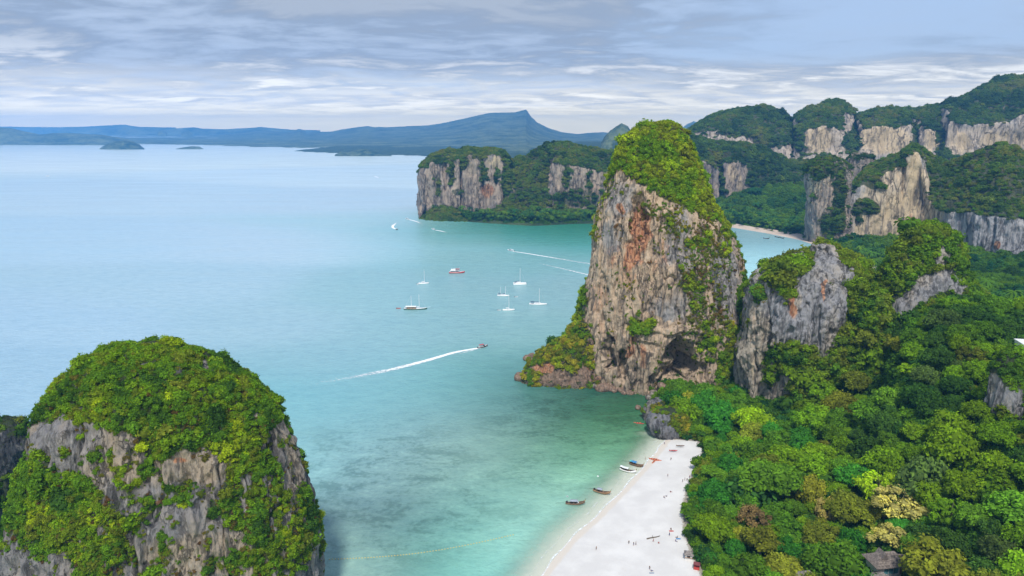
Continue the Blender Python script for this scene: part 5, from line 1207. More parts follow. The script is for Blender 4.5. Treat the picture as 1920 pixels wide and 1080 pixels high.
def yacht(px, py, Lpx, mast_px, label, rz=0.0, masts=(.08,), hullm=None, cabin=True, boom=True, bimini=None, bowsprit=0, awning=None, cat=False, name="sailing_yacht", wide=.30, trim=None):
    p = pt(px, py); d = p.y * cp + H * sp; L = Lpx * d / F / max(math.cos(rz), .5); hm = mast_px * d / F
    e = empty(name, (p.x, p.y, 0), rz, label, "sailing boat", "sailing boats at anchor in the bay"); hullm = hullm or MW; trim = trim or MW
    if cat:
        for y in (-L * .22, L * .22): hull_mb(L, L * .15, .4, 1.25, .35, .05, .5, .7).build("hull", [MW, MW, MW], e, (0, y, 0), True)
        MB().box(-L * .36, L * .2, -L * .2, L * .2, .8, 1.35).build("bridge_deck", MW, e)
        MB().box(-L * .3, L * .14, -L * .17, L * .17, 1.34, 2.5, 0, .5).build("cabin", MW, e)
        MB().box(-L * .22, L * .10, -L * .152, L * .152, 1.75, 2.05, 0, .02).build("cabin_window", MGLS, e)
        top = 2.5
    else:
        hull_mb(L, L * wide, .5, 1.05, .45, .12, .5, .65).build("hull", [hullm, trim, trim], e, smooth=True)
        if cabin:
            MB().box(-L * .2, L * .2, -L * wide * .28, L * wide * .28, .9, 1.65, 0, .22).build("cabin", MW, e)
            MB().box(-L * .14, L * .14, -L * wide * .267, L * wide * .267, 1.2, 1.42, 0, .02).build("cabin_window", MGLS, e)
        top = 1.6
    for k, f in enumerate(masts):
        x = f * L; hh = hm * (1 if k == 0 else .92)
        m_ = MB().tube([(x, 0, .8), (x, 0, hh)], [.20, .14], 7).build("mast", MW, e)
        if boom:
            MB().tube([(x - .1, 0, top + .75), (x - L * .3, 0, top + .85)], .10, 6).build("boom", MSTL, e)
            MB().tube([(x - .2, 0, top + 1.0), (x - L * .17, 0, top + 1.12), (x - L * .29, 0, top + 1.0)], [.16, .24, .12], 7).build("furled_sail", MW if k else (MNAVY if bimini else MW), e)
    MB().tube([(masts[0] * L, 0, hm * .96), (L * .5, 0, 1.4)], .045, 4).build("forestay", MSTL, e)
    MB().tube([(masts[-1] * L, 0, hm * .9), (-L * .48, 0, 1.2)], .035, 4).build("backstay", MSTL, e)
    if bimini: MB().sheet([[(-L * .42 + L * .24 * i / 3, (j - 2) / 2 * L * wide * .3, 2.9 - .06 * (j - 2) ** 2) for i in range(4)] for j in range(5)], .06).build("sun_awning", bimini, e)
    if bowsprit: MB().tube([(L * .42, 0, 1.5), (L * .5 + bowsprit, 0, 2.6)], [.16, .08], 6).build("bowsprit", MW, e)
    if awning:
        a, b = awning; MB().sheet([[(L * (a + (b - a) * i / 4), (j - 2) / 2 * L * wide * .42, 3.2 - .07 * (j - 2) ** 2) for i in range(5)] for j in range(5)], .1).build("deck_awning", MW, e)
        for q in range(4):
            for y in (-1, 1): MB().tube([(L * (a + (b - a) * q / 3), y * L * wide * .38, 1), (L * (a + (b - a) * q / 3), y * L * wide * .38, 3)], .06, 4).build("awning_post", MWD, e)
        MB().box(L * a * .9, L * b * .9, -L * wide * .25, L * wide * .25, .9, 2.4, 0, .1).build("deckhouse", MWL, e)
    return e
yacht(974, 533, 23, 31, "white catamaran with a single mast, farthest of the anchored sailing boats", .05, (.05,), cat=True, bimini=MNAVY)
yacht(1008, 571, 31, 31, "large white sailing yacht with a dark awning, closest to the sea stack", -.12, (.10,), bimini=MNAVY, wide=.3)
yacht(953, 582, 21, 29, "small white sloop anchored below the two-masted ketch", .03, (.06,))
yacht(943, 555, 21, 19, "small white ketch with two thin masts", -.18, (.22, -.2), wide=.28, bimini=MNAVY)
yacht(794, 532, 18, 27, "lone white sloop anchored above the green schooner", .12, (.1,))
yacht(778, 580, 41, 29, "two-masted schooner with a green hull and white deck awning", .0, (.2, -.16), hullm=MGREEN, cabin=False, bowsprit=4.5, awning=(-.42, .06), name="schooner", wide=.26)
for k, (px, py, lab, mt) in enumerate(((747, 578.5, "small dark red dinghy drifting astern of the green schooner", MRED), (784, 533, "grey dinghy tied behind the lone white sloop", MSTL), (936, 582, "pale dinghy tied behind the small white sloop", MWT), (968, 557, "tiny pale dinghy off the bow of the ketch", MWT))):
    p = pt(px, py); e = empty("dinghy", (p.x, p.y, 0), .05 * k, lab, "dinghy", "dinghies beside the anchored boats")
    hull_mb(4.2 if k == 0 else 3.4, 1.6, .2, .5, .2, .02, .5, .8).build("hull", [mt, mt, MDK], e, smooth=True)
    MB().box(-2.0, -1.6, -.2, .2, .3, .95).build("outboard_motor", MBLK, e); MB().box(-.3, 0, -.6, .6, .38, .44).build("seat", MWL, e)
# tour boat
p = pt(856, 512); e = empty("tour_boat", (p.x, p.y, 0), .02, "red and white double-deck tour boat lying beyond the sailing boats", "boat")
hull_mb(17.5, 5, .6, 1.4, 1.0, .3, .5, .7).build("hull", [MRED, MW, MPINK], e, smooth=True)
MB().box(-7, 3.2, -1.9, 1.9, 1.25, 3.1, 0, .05).build("lower_cabin", MPINK, e); MB().box(-6.6, 2.8, -1.93, 1.93, 1.9, 2.6).build("cabin_window", MGLS, e)
MB().box(-7.4, 3.6, -2.2, 2.2, 3.1, 3.25).build("upper_deck", MW, e); MB().box(-6.6, -1, -1.7, 1.7, 3.25, 5.0, 0, .25).build("upper_cabin", MW, e)
for x in (0, 1.6, 3.2):
    for y in (-1.9, 1.9): MB().tube([(x, y, 3.2), (x, y, 4.9)], .06, 5).build("roof_post", MRED, e)
MB().box(-1.2, 3.6, -2.1, 2.1, 4.9, 5.02).build("upper_roof", MRED, e); MB().tube([(3.4, 0, 4.9), (3.4, 0, 7)], .06, 5).build("mast", MW, e)

# speedboats and their wakes
m, t = mat_new("foam")
tc = t.add('ShaderNodeTexCoord'); fo = t.attr('foam').outputs['Fac']
nz = t.noise(t.mapping(tc.outputs['Object'], (.5, .9, 1)), .55, 5, .7); 
b = t.add('ShaderNodeBsdfDiffuse'); b.inputs[0].default_value = rgb(.82, .85, .87)
tr_ = t.add('ShaderNodeBsdfTransparent'); mx = t.add('ShaderNodeMixShader')
t.link(t.ramp(t.math('ADD', fo, t.math('MULTIPLY_ADD', nz, 1.3, -.65)), .28, .78), mx.inputs[0]); t.link(tr_.outputs[0], mx.inputs[1]); t.link(b.outputs[0], mx.inputs[2]); finish(t, mx.outputs[0]); M_FOAM = m
def wake(line, w0, w1, s0, s1, label, z=.06):
    P_ = np.array([pt(*q)[:2] for q in line]); sg = np.r_[0, np.cumsum(np.hypot(*np.diff(P_, axis=0).T))]; n = 60; u = np.linspace(0, sg[-1], n)
    # smooth curve through the points
    x = np.interp(u, sg, P_[:, 0]); y = np.interp(u, sg, P_[:, 1]); kr = np.hanning(9); kr /= kr.sum()
    x = np.convolve(np.pad(x, 4, mode='reflect', reflect_type='odd'), kr, 'valid'); y = np.convolve(np.pad(y, 4, mode='reflect', reflect_type='odd'), kr, 'valid')
    tx, ty = np.gradient(x), np.gradient(y); l = np.hypot(tx, ty); nx, ny = -ty / l, tx / l
    f = u / u[-1]; w = w0 + (w1 - w0) * f ** .7; st = s0 + (s1 - s0) * f
    V, A = [], []
    for k, q in enumerate(np.linspace(-1, 1, 9)):
        V.append(np.stack([x + nx * w * q * .5, y + ny * w * q * .5, np.full(n, z)], 1)); A.append(st * (1 - abs(q) ** 2.2) * (1 if k else 0))
    o = link("boat_wake", np_mesh("boat_wake", np.concatenate(V), grid_faces(9, n), M_FOAM, True, {'foam': np.concatenate(A)}))
    prop(o, label, "wake", kind='stuff')
def speedboat(px, py, L, rz, label, roof=True, dark=False, wood=False):
    p = pt(px, py); e = empty("speedboat", (p.x, p.y, .1), rz, label, "speedboat", "speedboats crossing the bay"); e.rotation_euler = (0, math.radians(-3), rz)
    hm = MDK if dark else MW
    hull_mb(L, L * .27, .3, .85, .35, .05, .5, .85).build("hull", [hm, MW if not wood else MWL, MWT], e, smooth=True)
    MB().box(-L * .5 - .5, -L * .5 + .1, -.55, -.15, .2, 1.3, 0, .05).build("outboard_motor", MBLK, e); MB().box(-L * .5 - .5, -L * .5 + .1, .15, .55, .2, 1.3, 0, .05).build("outboard_motor", MBLK, e)
    MB().box(L * .1, L * .22, -L * .1, L * .1, .8, 1.5, 0, .2).build("windscreen", MGLS, e)
    for x in (-.3, -.15, 0): MB().box(L * x - .25, L * x + .25, -L * .1, L * .1, .72, 1.0).build("bench", MWT, e)
    if roof:
        MB().box(-L * .34, L * .12, -L * .12, L * .12, 2.25, 2.35).build("canopy", MWT if not wood else MRED, e)
        for x in (-.32, .1):
            for y in (-.11, .11): MB().tube([(L * x, L * y, .8), (L * x, L * y, 2.26)], .04, 5).build("canopy_post", MSTL, e)
    return e
speedboat(905, 651, 8.5, heading((880, 656), (905, 651)), "dark open speedboat trailing a long white wake in mid bay", dark=True, wood=True)
wake([(901, 652), (880, 655.5), (850, 661), (800, 676), (750, 689), (700, 700), (640, 711), (570, 722)], 2.6, 12, 1.15, .22, "long white wake behind the dark speedboat in mid bay")
wake([(897, 654), (870, 661), (840, 668), (790, 684)], 1.2, 4, .7, -.1, "thin second foam line beside the longest wake")
speedboat(958, 470.5, 12, heading((1000, 477), (958, 470.5)), "white speedboat heading away from the stack towards open water")
wake([(963, 471.5), (990, 475.5), (1020, 480.5), (1060, 487), (1110, 496), (1140, 502)], 3, 10, .9, .3, "long white wake running back behind the sea stack")
wake([(1012, 494), (1040, 500.5), (1075, 508.5), (1110, 517)], 3, 8, .45, .6, "old foam trail running beside the stack")
wake([(1040, 484), (1070, 488.5), (1112, 495)], 2, 5, .2, .6, "short outer foam line of the crossing wakes")
speedboat(812.5, 430.5, 9, heading((830, 434), (812, 430.5)), "small speedboat passing below the headland's tip")
wake([(816, 431.2), (828, 433.5), (848, 438.5)], 3, 9, 1.1, .05, "short wake below the headland's tip")
speedboat(763.5, 411, 10, heading((780, 414), (763, 411)), "speedboat out beyond the headland's tip")
wake([(766, 411.5), (780, 415), (800, 423)], 3, 9, 1.1, .05, "curving wake of the boat beyond the headland")
speedboat(744, 430.5, 9, heading((737, 427), (744, 430.5)), "speedboat turning sharply in open water", dark=True)
wake([(742, 429.5), (737, 427.5), (736, 424), (740, 420), (748, 416), (758, 412.5)], 4, 12, 1.25, .05, "hooked white wake of the turning speedboat")
speedboat(789, 386, 10, 2.8, "speedboat hugging the cliff end of the headland"); speedboat(784, 384, 8, 2.9, "small speedboat outside the one hugging the headland", roof=False)
speedboat(711, 334, 12, heading((704, 330), (711, 334)), "distant speedboat far out in the strait"); wake([(709, 333), (704, 331), (697, 326)], 5, 12, .9, .1, "faint wake of the distant speedboat in the strait")
speedboat(89, 330.5, 12, 0, "tiny reddish boat alone in the open strait", wood=True)

# thin broken surf along the sand
sl_ = [(x, y) for x, y in zip(*[np.interp(np.linspace(0, 1, 90), np.linspace(0, 1, len(NEAR_SHORE[:10])), [p[k] for p in NEAR_SHORE[:10]]) for k in (0, 1)])]
for off, wd, st, lab in ((-.3, 1.1, .62, "broken white surf line along the sand"), (-4.5, .9, .40, "faint second surf line off the sand")):
    q = np.array(sl_); kk_ = np.hanning(11); kk_ /= kk_.sum(); q = np.stack([np.convolve(np.pad(q[:, k], 5, mode='reflect', reflect_type='odd'), kk_, 'valid') for k in (0, 1)], 1)
    tg = np.gradient(q, axis=0); tg /= np.linalg.norm(tg, axis=1, keepdims=True); nn = np.stack([-tg[:, 1], tg[:, 0]], 1)
    V, A = [], []
    for j, f in enumerate(np.linspace(-1, 1, 5)):
        w = off + f * wd + .5 * np.sin(np.arange(90) * .7) ; e_ = q + nn * (-1 if land_sd(*(q[40] + nn[40] * 3)) < 0 else 1) * w[:, None]
        V.append(np.concatenate([e_, np.full((90, 1), .05)], 1)); A.append(np.full(90, st * (1 - abs(f))))
    prop(link("surf", np_mesh("surf", np.concatenate(V), grid_faces(5, 90), M_FOAM, True, {'foam': np.concatenate(A)})), lab, "surf", kind='stuff')
# kayaks
def kayak(px, py, rz, label, mt, z=.05, L=4.2, name="kayak"):
    p = pt(px, py, z); e = empty(name, (p.x, p.y, z), rz, label, "kayak", "kayaks at the beach")
    hull_mb(L, .85, .15, .25, .22, .22, .5, .1, 13, deck=-.03).build("hull", [mt, mt, mt], e, smooth=True)
    for x in (-.6, .7): MB().box(x - .25, x + .25, -.24, .24, .2, .34, 0, .05).build("seat", MBLK, e)
    return e
for k, (x, y, a) in enumerate(((1224, 860.5, -.25), (1228, 862, -.3), (1232, 863.5, -.2), (1226, 866, .9))):
    kayak(x, y, a, ["orange kayak farthest out of the water's-edge cluster", "orange kayak in the middle of the water's-edge cluster", "orange kayak on the sand side of the water's-edge cluster", "orange kayak lying crosswise below the cluster"][k], MORG, z=max(G1(*pt(x, y).xy), 0) + .12)
kayak(1262, 845, -.1, "lone red kayak on the upper sand", MRED, z=1.6); kayak(1275, 836, -.12, "faded brown kayak near the end of the sand", MWD, z=1.9)
kayak(1195, 793, -.2, "orange kayak paddling beside the outcrop", MORG); kayak(1200, 794.5, -.2, "red kayak paddling close behind the orange one", MRED)

# people -------------------------------------------------------------------------------------------
MSKIN = flat_mat("skin", rgb(.42, .26, .18), .6, .08, 6); MHAIR = flat_mat("dark_hair", rgb(.025, .018, .014), .6, .1, 9)
CLOTHES = {n: flat_mat("cloth_" + n, c, .85, .1, 6) for n, c in (('black', rgb(.03, .03, .035)), ('blue', rgb(.05, .12, .4)), ('red', rgb(.5, .05, .05)), ('white', rgb(.75, .75, .75)), ('green', rgb(.05, .22, .1)), ('grey', rgb(.2, .2, .22)))}
def skin_body(joints, edges, radii):
    me = bpy.data.meshes.new("person_shape"); me.from_pydata(joints, edges, []); o = bpy.data.objects.new("person_shape", me); COL.objects.link(o)
    sk = o.modifiers.new("s", 'SKIN'); sb = o.modifiers.new("d", 'SUBSURF'); sb.levels = 1
    for k, r in enumerate(radii): me.skin_vertices[0].data[k].radius = (r, r)
    me.skin_vertices[0].data[0].use_root = True
    dg = bpy.context.evaluated_depsgraph_get(); ev = o.evaluated_get(dg); out = bpy.data.meshes.new_from_object(ev)
    bpy.data.objects.remove(o); bpy.data.meshes.remove(me); out.polygons.foreach_set('use_smooth', [True] * len(out.polygons)); return out
def pose(kind):
    st = 0.0
    if kind == 'stand': lf, rf, lk, rk = (.02, .10, .04), (.02, -.10, .04), (.03, .1, .48), (.03, -.1, .48)
    elif kind == 'walk': lf, rf, lk, rk = (.32, .09, .05), (-.30, -.09, .08), (.20, .09, .50), (-.04, -.09, .48)
    else: lf, rf, lk, rk = (.85, .14, .05), (.82, -.14, .05), (.45, .13, .30), (.43, -.13, .30)
    hz_ = .92 if kind != 'sit' else .14
    lean = -.08 if kind == 'sit' else 0
    J = [(0, 0, hz_), (lean, 0, hz_ + .22), (lean * 1.5, 0, hz_ + .46), (lean * 1.5, 0, hz_ + .58), (lean * 1.5 + .02, 0, hz_ + .70), (lean * 1.5 + .02, 0, hz_ + .80)]
    R = [.135, .12, .145, .06, .095, .075]
    E = [(0, 1), (1, 2), (2, 3), (3, 4), (4, 5)]
    for s, f, k in ((1, lf, lk), (-1, rf, rk)):
        b = len(J); J += [(0, s * .10, hz_ - .06), k, (f[0], f[1], f[2] + .04), (f[0] + .16, f[1], f[2])]; R += [.095, .06, .042, .04]; E += [(0, b), (b, b + 1), (b + 1, b + 2), (b + 2, b + 3)]
    sw = .2 if kind == 'walk' else .03
    for s in (1, -1):
        b = len(J); sx = sw * s if kind == 'walk' else (.12 if kind == 'sit' else 0.03)
        J += [(lean * 1.5, s * .20, hz_ + .46), (lean + sx * -.4, s * .27, hz_ + .20), (lean - sx * -1.0, s * .26, hz_ - .04), (lean + sx + .03, s * .26, hz_ - .13)]; R += [.06, .045, .035, .03]
        E += [(2, b), (b, b + 1), (b + 1, b + 2), (b + 2, b + 3)]
    return skin_body(J, E, R), hz_
POSES = {}
for kd in ('stand', 'walk', 'sit'):
    me, hz_ = pose(kd); me.name = "body"; me.materials.clear(); me.materials.append(MSKIN)
    V = np.array([v.co[:] for v in me.vertices]); Nv = np.array([v.normal[:] for v in me.vertices]); Fl = [tuple(p.vertices) for p in me.polygons]
    def region(test, push):
        fs = [f for f in Fl if all(test(V[i]) for i in f)]; ids = sorted({i for f in fs for i in f}); mp = {i: k for k, i in enumerate(ids)}
        return [tuple(V[i] + Nv[i] * push) for i in ids], [tuple(mp[i] for i in f) for f in fs]
    hair = region(lambda v: v[2] > hz_ + .70 and (v[0] < .06 or v[2] > hz_ + .80), .018)
    shorts = region(lambda v: hz_ - .34 < v[2] < hz_ + .14 and abs(v[1]) < .22 and v[0] < .6, .016)
    top = region(lambda v: hz_ + .10 < v[2] < hz_ + .54 and abs(v[1]) < .24, .014)
    POSES[kd] = (me, hair, shorts, top)
GARM = {}
def person(px, py, kind, label, shirt, short, rz=0.0):
    z = G1(*pt(px, py, 1.2).xy); p = pt(px, py, z); z = G1(p.x, p.y)
    e = empty("person", (p.x, p.y, max(z, -.5) + .01), rz, label, "person", "people on the beach"); me, hair, sh, tp_ = POSES[kind]
    link("body", me, e)
    for nm, g, mt in (("hair", hair, MHAIR), ("shorts", sh, CLOTHES[short]), ("shirt", tp_, CLOTHES[shirt] if shirt else None)):
        if mt is None: continue
        key = (kind, nm, mt.name)
        if key not in GARM: b = MB().add(*g); q = b.build(nm, mt, e, smooth=True); GARM[key] = q.data
        else: link(nm, GARM[key], e)
    return e
PEOPLE = [(1210, 862, 'stand', "person standing in the shallows by the blue-roofed longtail boat", None, 'black'), (1246, 833, 'walk', "person at the water's edge below the outcrop", None, 'blue'),
 (1258, 863, 'stand', "person standing alone on the sand above the orange kayaks", 'grey', 'black'), (1252, 894, 'walk', "person walking on the sand level with the white longtail boat", 'white', 'grey'),
 (1280, 904, 'stand', "person in black beside the trees, lowest of the standing cluster", 'black', 'black'), (1284, 901, 'stand', "person in blue within the standing cluster by the trees", 'blue', 'grey'),
 (1288, 902, 'walk', "person in grey within the standing cluster by the trees", 'grey', 'black'), (1293, 897, 'stand', "person in red at the tree edge, topmost of the standing cluster", 'red', 'blue'),
 (1257, 923, 'sit', "person sitting on the sand, highest of the three sitting there", 'black', 'red'), (1250, 931, 'sit', "person in blue sitting in the middle of the sand", 'blue', 'black'), (1245, 933, 'sit', "person in grey sitting beside the one in blue", 'grey', 'blue'),
 (1179, 1020, 'stand', "lone standing person in black near the waterline strollers", 'black', 'black'), (1188, 1023, 'walk', "stroller in black, first of the pair on the open sand", 'black', 'blue'), (1192, 1022, 'walk', "stroller in grey, second of the pair on the open sand", 'grey', 'black'),
 (1118, 1031, 'stand', "person standing by the waterline, farthest from the trees", None, 'black'), (1258, 993, 'sit', "person sitting under the overhanging branches", 'black', 'grey'), (1255, 1005, 'stand', "person standing past the end of the driftwood log", 'grey', 'blue'),
 (1270, 1008, 'sit', "person in black sitting close to the trees by the driftwood", 'black', 'black'), (1267, 1015, 'sit', "person in blue sitting close to the trees by the driftwood", 'blue', 'grey'), (1235, 1019, 'sit', "person sitting alone below the driftwood log", 'red', 'black'),
 (1218, 1068, 'stand', "person standing at the lower edge of the sand", 'black', 'grey'), (1221, 1071, 'sit', "person sitting at the feet of the standing one on the lower sand", 'blue', 'black'), (1225, 1016, 'walk', "person walking between the driftwood log and the strollers", 'white', 'red')]
for k, (x, y, kd, lab, s1, s2) in enumerate(PEOPLE): person(x, y, kd, lab, s1, s2, k * 2.4)
# beach mats by the sitting people
for k, (x, y) in enumerate(((1259, 994), (1272, 1009), (1222, 1073))):
    p = pt(x, y, 2.5); b = MB().box(-.95, .95, -.4, .4, 0, .03); z = G1(p.x, p.y)
    prop(b.build("beach_towel", (MRED, MBLU, MGRY)[k], None, (p.x, p.y, z + .06)), ["red towel under the overhanging branches", "blue towel beside the people by the driftwood", "grey towel on the lower sand"][k], "towel", "towels on the sand")
# driftwood
p, q = pt(1213, 1009, 2.4), pt(1238, 1004, 2.4); c = (p + q) / 2; z = G1(c.x, c.y)
e = empty("driftwood_log", (c.x, c.y, z), math.atan2(q.y - p.y, q.x - p.x), "bleached driftwood log lying on the open sand", "log")
L = (q - p).length; MB().tube([(-L / 2, 0, .2), (-L * .2, .1, .26), (L * .2, -.08, .24), (L / 2, .1, .3)], [.28, .24, .2, .1], 8).build("trunk", M_BARK, e, smooth=True)
MB().tube([(-L * .1, 0, .3), (-L * .02, .6, .7), (L * .03, 1.0, .8)], [.1, .07, .03], 6).build("branch", M_BARK, e)
# mooring buoy and swim line
p = pt(1121, 893.5); b = MB(); b.tube([(0, 0, -.25), (0, 0, 0), (0, 0, .35), (0, 0, .5)], [.2, .42, .4, .12], 10); prop(b.build("mooring_buoy", MW, None, (p.x, p.y, 0), True), "white mooring buoy between the longtail boats", "buoy")
a, bq_ = pt(618, 1049), pt(962, 1003)
e = empty("swim_line", (a.x, a.y, 0), 0, "line of small yellow floats roped across the shallow bay", "float line")
n = 64; dv = bq_ - a; crv = [(dv.x * f, dv.y * f + 4 * math.sin(f * 3.14) * -1, .02) for f in np.linspace(0, 1, n)]
MB().tube(crv[::3] + [crv[-1]], .012, 4).build("rope", MWT, e)
fl_ = None; MYEL = flat_mat("yellow_float", rgb(.62, .50, .16), .5, .1, 3)
for k in range(n):
    if fl_ is None: fo_ = MB().tube([(-.3, 0, .05), (-.15, 0, .05), (.15, 0, .05), (.3, 0, .05)], [.06, .2, .2, .06], 8).build("float", MYEL, e); fl_ = fo_.data; fo_.location = crv[k]
    else: link("float", fl_, e, crv[k])
# boulders along the stack's foot
rb = random.Random(9); 
BLD = [(978, 708, 13), (989, 672, 9), (996, 668, 8), (1022, 713, 11), (1040, 716, 8), (1058, 717, 9), (1076, 712, 13), (1094, 719, 11), (1108, 712, 15), (1120, 722, 10), (1131, 727, 13), (1140, 718, 12), (1147, 728, 9), (1157, 722, 9), (1152, 732, 6), (1166, 730, 8), (1094, 702, 12), (1124, 706, 13), (1108, 697, 10), (1135, 706, 9), (1170, 737, 5), (1196, 764, 6), (1219, 746, 9), (1226, 738, 10), (1182, 736, 7), (1310, 716, 8), (1300, 722, 6), (1345, 719, 9), (1241, 723, 8)]
BLAB = ["flat brown boulder at the very tip of the rocky point", "upper dark boulder on the seaward end of the point", "dark boulder next to the upper one on the seaward end", "long brown boulder just inside the point's tip", "low boulder under the point's golden shrub", "brown boulder at the waterline below the golden shrub", "rounded brown boulder midway along the point", "brown waterline boulder midway along the point", "largest brown boulder where the point meets the stack", "grey-topped boulder in the water where point meets stack", "big pale boulder at the stack's waterline", "brown boulder leaning on the stack's foot", "small boulder in front of the big pale one", "boulder against the stack below the narrow cave", "smallest waterline stone in front of the stack", "stone at the water beside the sandy cove", "red-brown boulder high on the point", "red-brown boulder higher up by the stack's wall", "topmost red-brown boulder of the point", "brown boulder wedged below the narrow cave", "single stone lying in the sandy cove", "lone rock awash in the green shallows", "grey boulder at the shrub edge beside the cove", "grey boulder under the cave mouth shrubs", "low tan stone on the cove's edge", "tan boulder at the large cave's floor", "small tan stone on the large cave's floor", "tan boulder between stack and buttress", "tan slab at the mouth of the large cave"]
for k, (x, y, r) in enumerate(BLD):
    zb = 0.2 if y > 708 or x < 1000 else 4.5
    if k in (16, 17, 18, 19): zb = 5
    if k >= 25: zb = 7
    p = pt(x, y + r * .3, zb); d = p.y * cp + (H - zb) * sp; R_ = r * d / F
    V = ICO2[0] * np.array([1.15, .9, .78]) * R_; s = V / np.linalg.norm(V, axis=1, keepdims=True)
    V = V * (1 + .30 * fbm(s * 1.4 + k * 7.7, 3, 5) + .12 * ridged(s * 2.7 + k * 3.1, 2, 8))[:, None]
    A = {'stain': np.full(len(V), .5 if k in (16, 17, 18) else 0), 'pale': np.full(len(V), .3 if k in (10, 24, 25, 27) else 0), 'warm': np.full(len(V), .5), 'veg': np.zeros(len(V))}
    o = link("boulder", np_mesh("boulder", V, ICO2[1], M_ROCK if k in (9, 22, 23) else M_SHORE, True, A), None, (p.x, p.y, zb + R_ * .25)); o.rotation_euler = (0, 0, rb.uniform(0, 6))
    prop(o, BLAB[k], "boulder", "boulders around the foot of the stack")

# houses --------------------------------------------------------------------------------------------
MPLAS = flat_mat("white_plaster", rgb(.74, .73, .70), .8, .06, 1); MROOF = flat_mat("weathered_roof_tile", rgb(.20, .165, .145), .9, .22, 1.6); MWIN = flat_mat("blue_glass", rgb(.10, .28, .33), .12, .15, 1, 0, .6); MTHATCH = flat_mat("grey_thatch", rgb(.24, .21, .19), .95, .2, 2)
def hip(b, x0, x1, y0, y1, z, h, inset, th=.18):
    ym = (y0 + y1) / 2; a = inset
    V = [(x0, y0, z), (x1, y0, z), (x1, y1, z), (x0, y1, z), (x0 + a, ym, z + h), (x1 - a, ym, z + h), (x0, y0, z - th), (x1, y0, z - th), (x1, y1, z - th), (x0, y1, z - th)]
    b.add(V, [(0, 1, 5, 4), (1, 2, 5), (2, 3, 4, 5), (3, 0, 4), (0, 6, 7, 1), (1, 7, 8, 2), (2, 8, 9, 3), (3, 9, 6, 0), (9, 8, 7, 6)]); return b
def tile_rows(parent, x0, x1, y0, z, h, ym, inset, n=7, mat=None):
    """courses of roof tile as proud strips on the slope facing -y"""
    for k in range(n):
        f = k / n; f2 = (k + .96) / n
        ya, yb_ = y0 + (ym - y0) * f, y0 + (ym - y0) * f2; za, zb_ = z + h * f, z + h * f2; xa0, xa1, xb0, xb1 = x0 + inset * f, x1 - inset * f, x0 + inset * f2, x1 - inset * f2
        V = [(xa0, ya, za + .10), (xa1, ya, za + .10), (xb1, yb_, zb_ + .04), (xb0, yb_, zb_ + .04), (xa0, ya, za + .01), (xa1, ya, za + .01), (xb1, yb_, zb_ + .01), (xb0, yb_, zb_ + .01)]
        MB().add(V, [(0, 1, 2, 3), (0, 4, 5, 1), (1, 5, 6, 2), (2, 6, 7, 3), (3, 7, 4, 0)]).build("tile_course", mat or MROOF, parent)
HZ = G1(HOUSE_P.x, HOUSE_P.y)
e = empty("hillside_house", (HOUSE_P.x, HOUSE_P.y, HZ), .12, "white house with a weathered brown hip roof among the trees", "house")
MB().box(-5.0, 5.6, -3.2, 3.4, -2, 6.2).build("wall", MPLAS, e)
rf = hip(MB(), -6.4, 6.8, -4.6, 4.6, 6.2, 3.6, 4.0).build("roof", MROOF, e)
tile_rows(rf, -6.4, 6.8, -4.6, 6.2, 3.6, 0, 4.0)
MB().add([(-3.6, -2.4, 7.8), (-.6, -2.4, 7.8), (-2.1, -2.6, 10.8), (-3.6, 2, 7.8), (-.6, 2, 7.8), (-2.1, 1.6, 10.8)], [(0, 1, 2), (1, 4, 5, 2), (3, 0, 2, 5), (4, 3, 5)]).build("roof_gable", MROOF, e)
MB().add([(4.2, -1.8, 6.9), (9.0, -1.8, 6.1), (9.0, 2.6, 6.1), (4.2, 2.6, 6.9), (4.2, .4, 8.2), (9.0, .4, 7.6)], [(0, 1, 5, 4), (2, 3, 4, 5), (1, 2, 5), (3, 0, 4), (0, 3, 2, 1)]).build("wing_roof", MROOF, e)
MB().box(5.6, 8.4, -1.3, 2.1, -2, 6.35).build("wing_wall", MPLAS, e)
for x0, x1 in ((-2.6, -.9), (-.8, 1.0), (1.1, 2.9)):
    w = MB().box(x0, x1, -3.28, -3.19, 2.9, 5.4).build("window", MWIN, e); fr2 = MB()
    for a, b2, c2, d2 in ((x0 - .08, x0, 2.8, 5.5), (x1, x1 + .08, 2.8, 5.5)): fr2.box(a, b2, -3.34, -3.2, c2, d2)
    fr2.box(x0, x1, -3.34, -3.2, 2.78, 2.9); fr2.box(x0, x1, -3.34, -3.2, 5.4, 5.5); fr2.build("frame", MW, w)
MB().box(3.6, 4.8, -3.27, -3.19, 2.2, 5.0).build("door", MWL, e)
MB().box(-5.2, 5.8, -5.0, -3.22, 1.7, 1.95).build("balcony", MPLAS, e)
rl = MB().box(-5.2, 5.8, -5.02, -4.9, 2.85, 2.97).build("railing", MW, e)
for k in range(12): MB().box(-5.15 + k * .98, -5.05 + k * .98, -5.0, -4.92, 1.96, 2.85).build("baluster", MW, rl)
p = HOUSE_P + Vector((-5.2, -6.5, 0)); hz2 = G1(p.x, p.y)
e = empty("house_annex", (p.x, p.y, hz2), .5, "low grey-roofed annex with white stair walls below the white house", "house")
MB().box(-2.6, 2.6, -2.2, 2.2, -2, 4.4).build("wall", MPLAS, e); rf = hip(MB(), -3.5, 3.5, -3.2, 3.2, 4.4, 2.0, 2.4).build("roof", MTHATCH, e); tile_rows(rf, -3.5, 3.5, -3.2, 4.4, 2.0, 0, 2.4, 5, MTHATCH)
MB().box(-1.2, .6, -2.27, -2.19, 1.8, 3.4).build("window", MWIN, e)
for k in range(9): MB().box(2.7, 3.9, -2.0 + k * .55, -1.46 + k * .55, -1.5, .6 + k * .5).build("step", MPLAS, e)
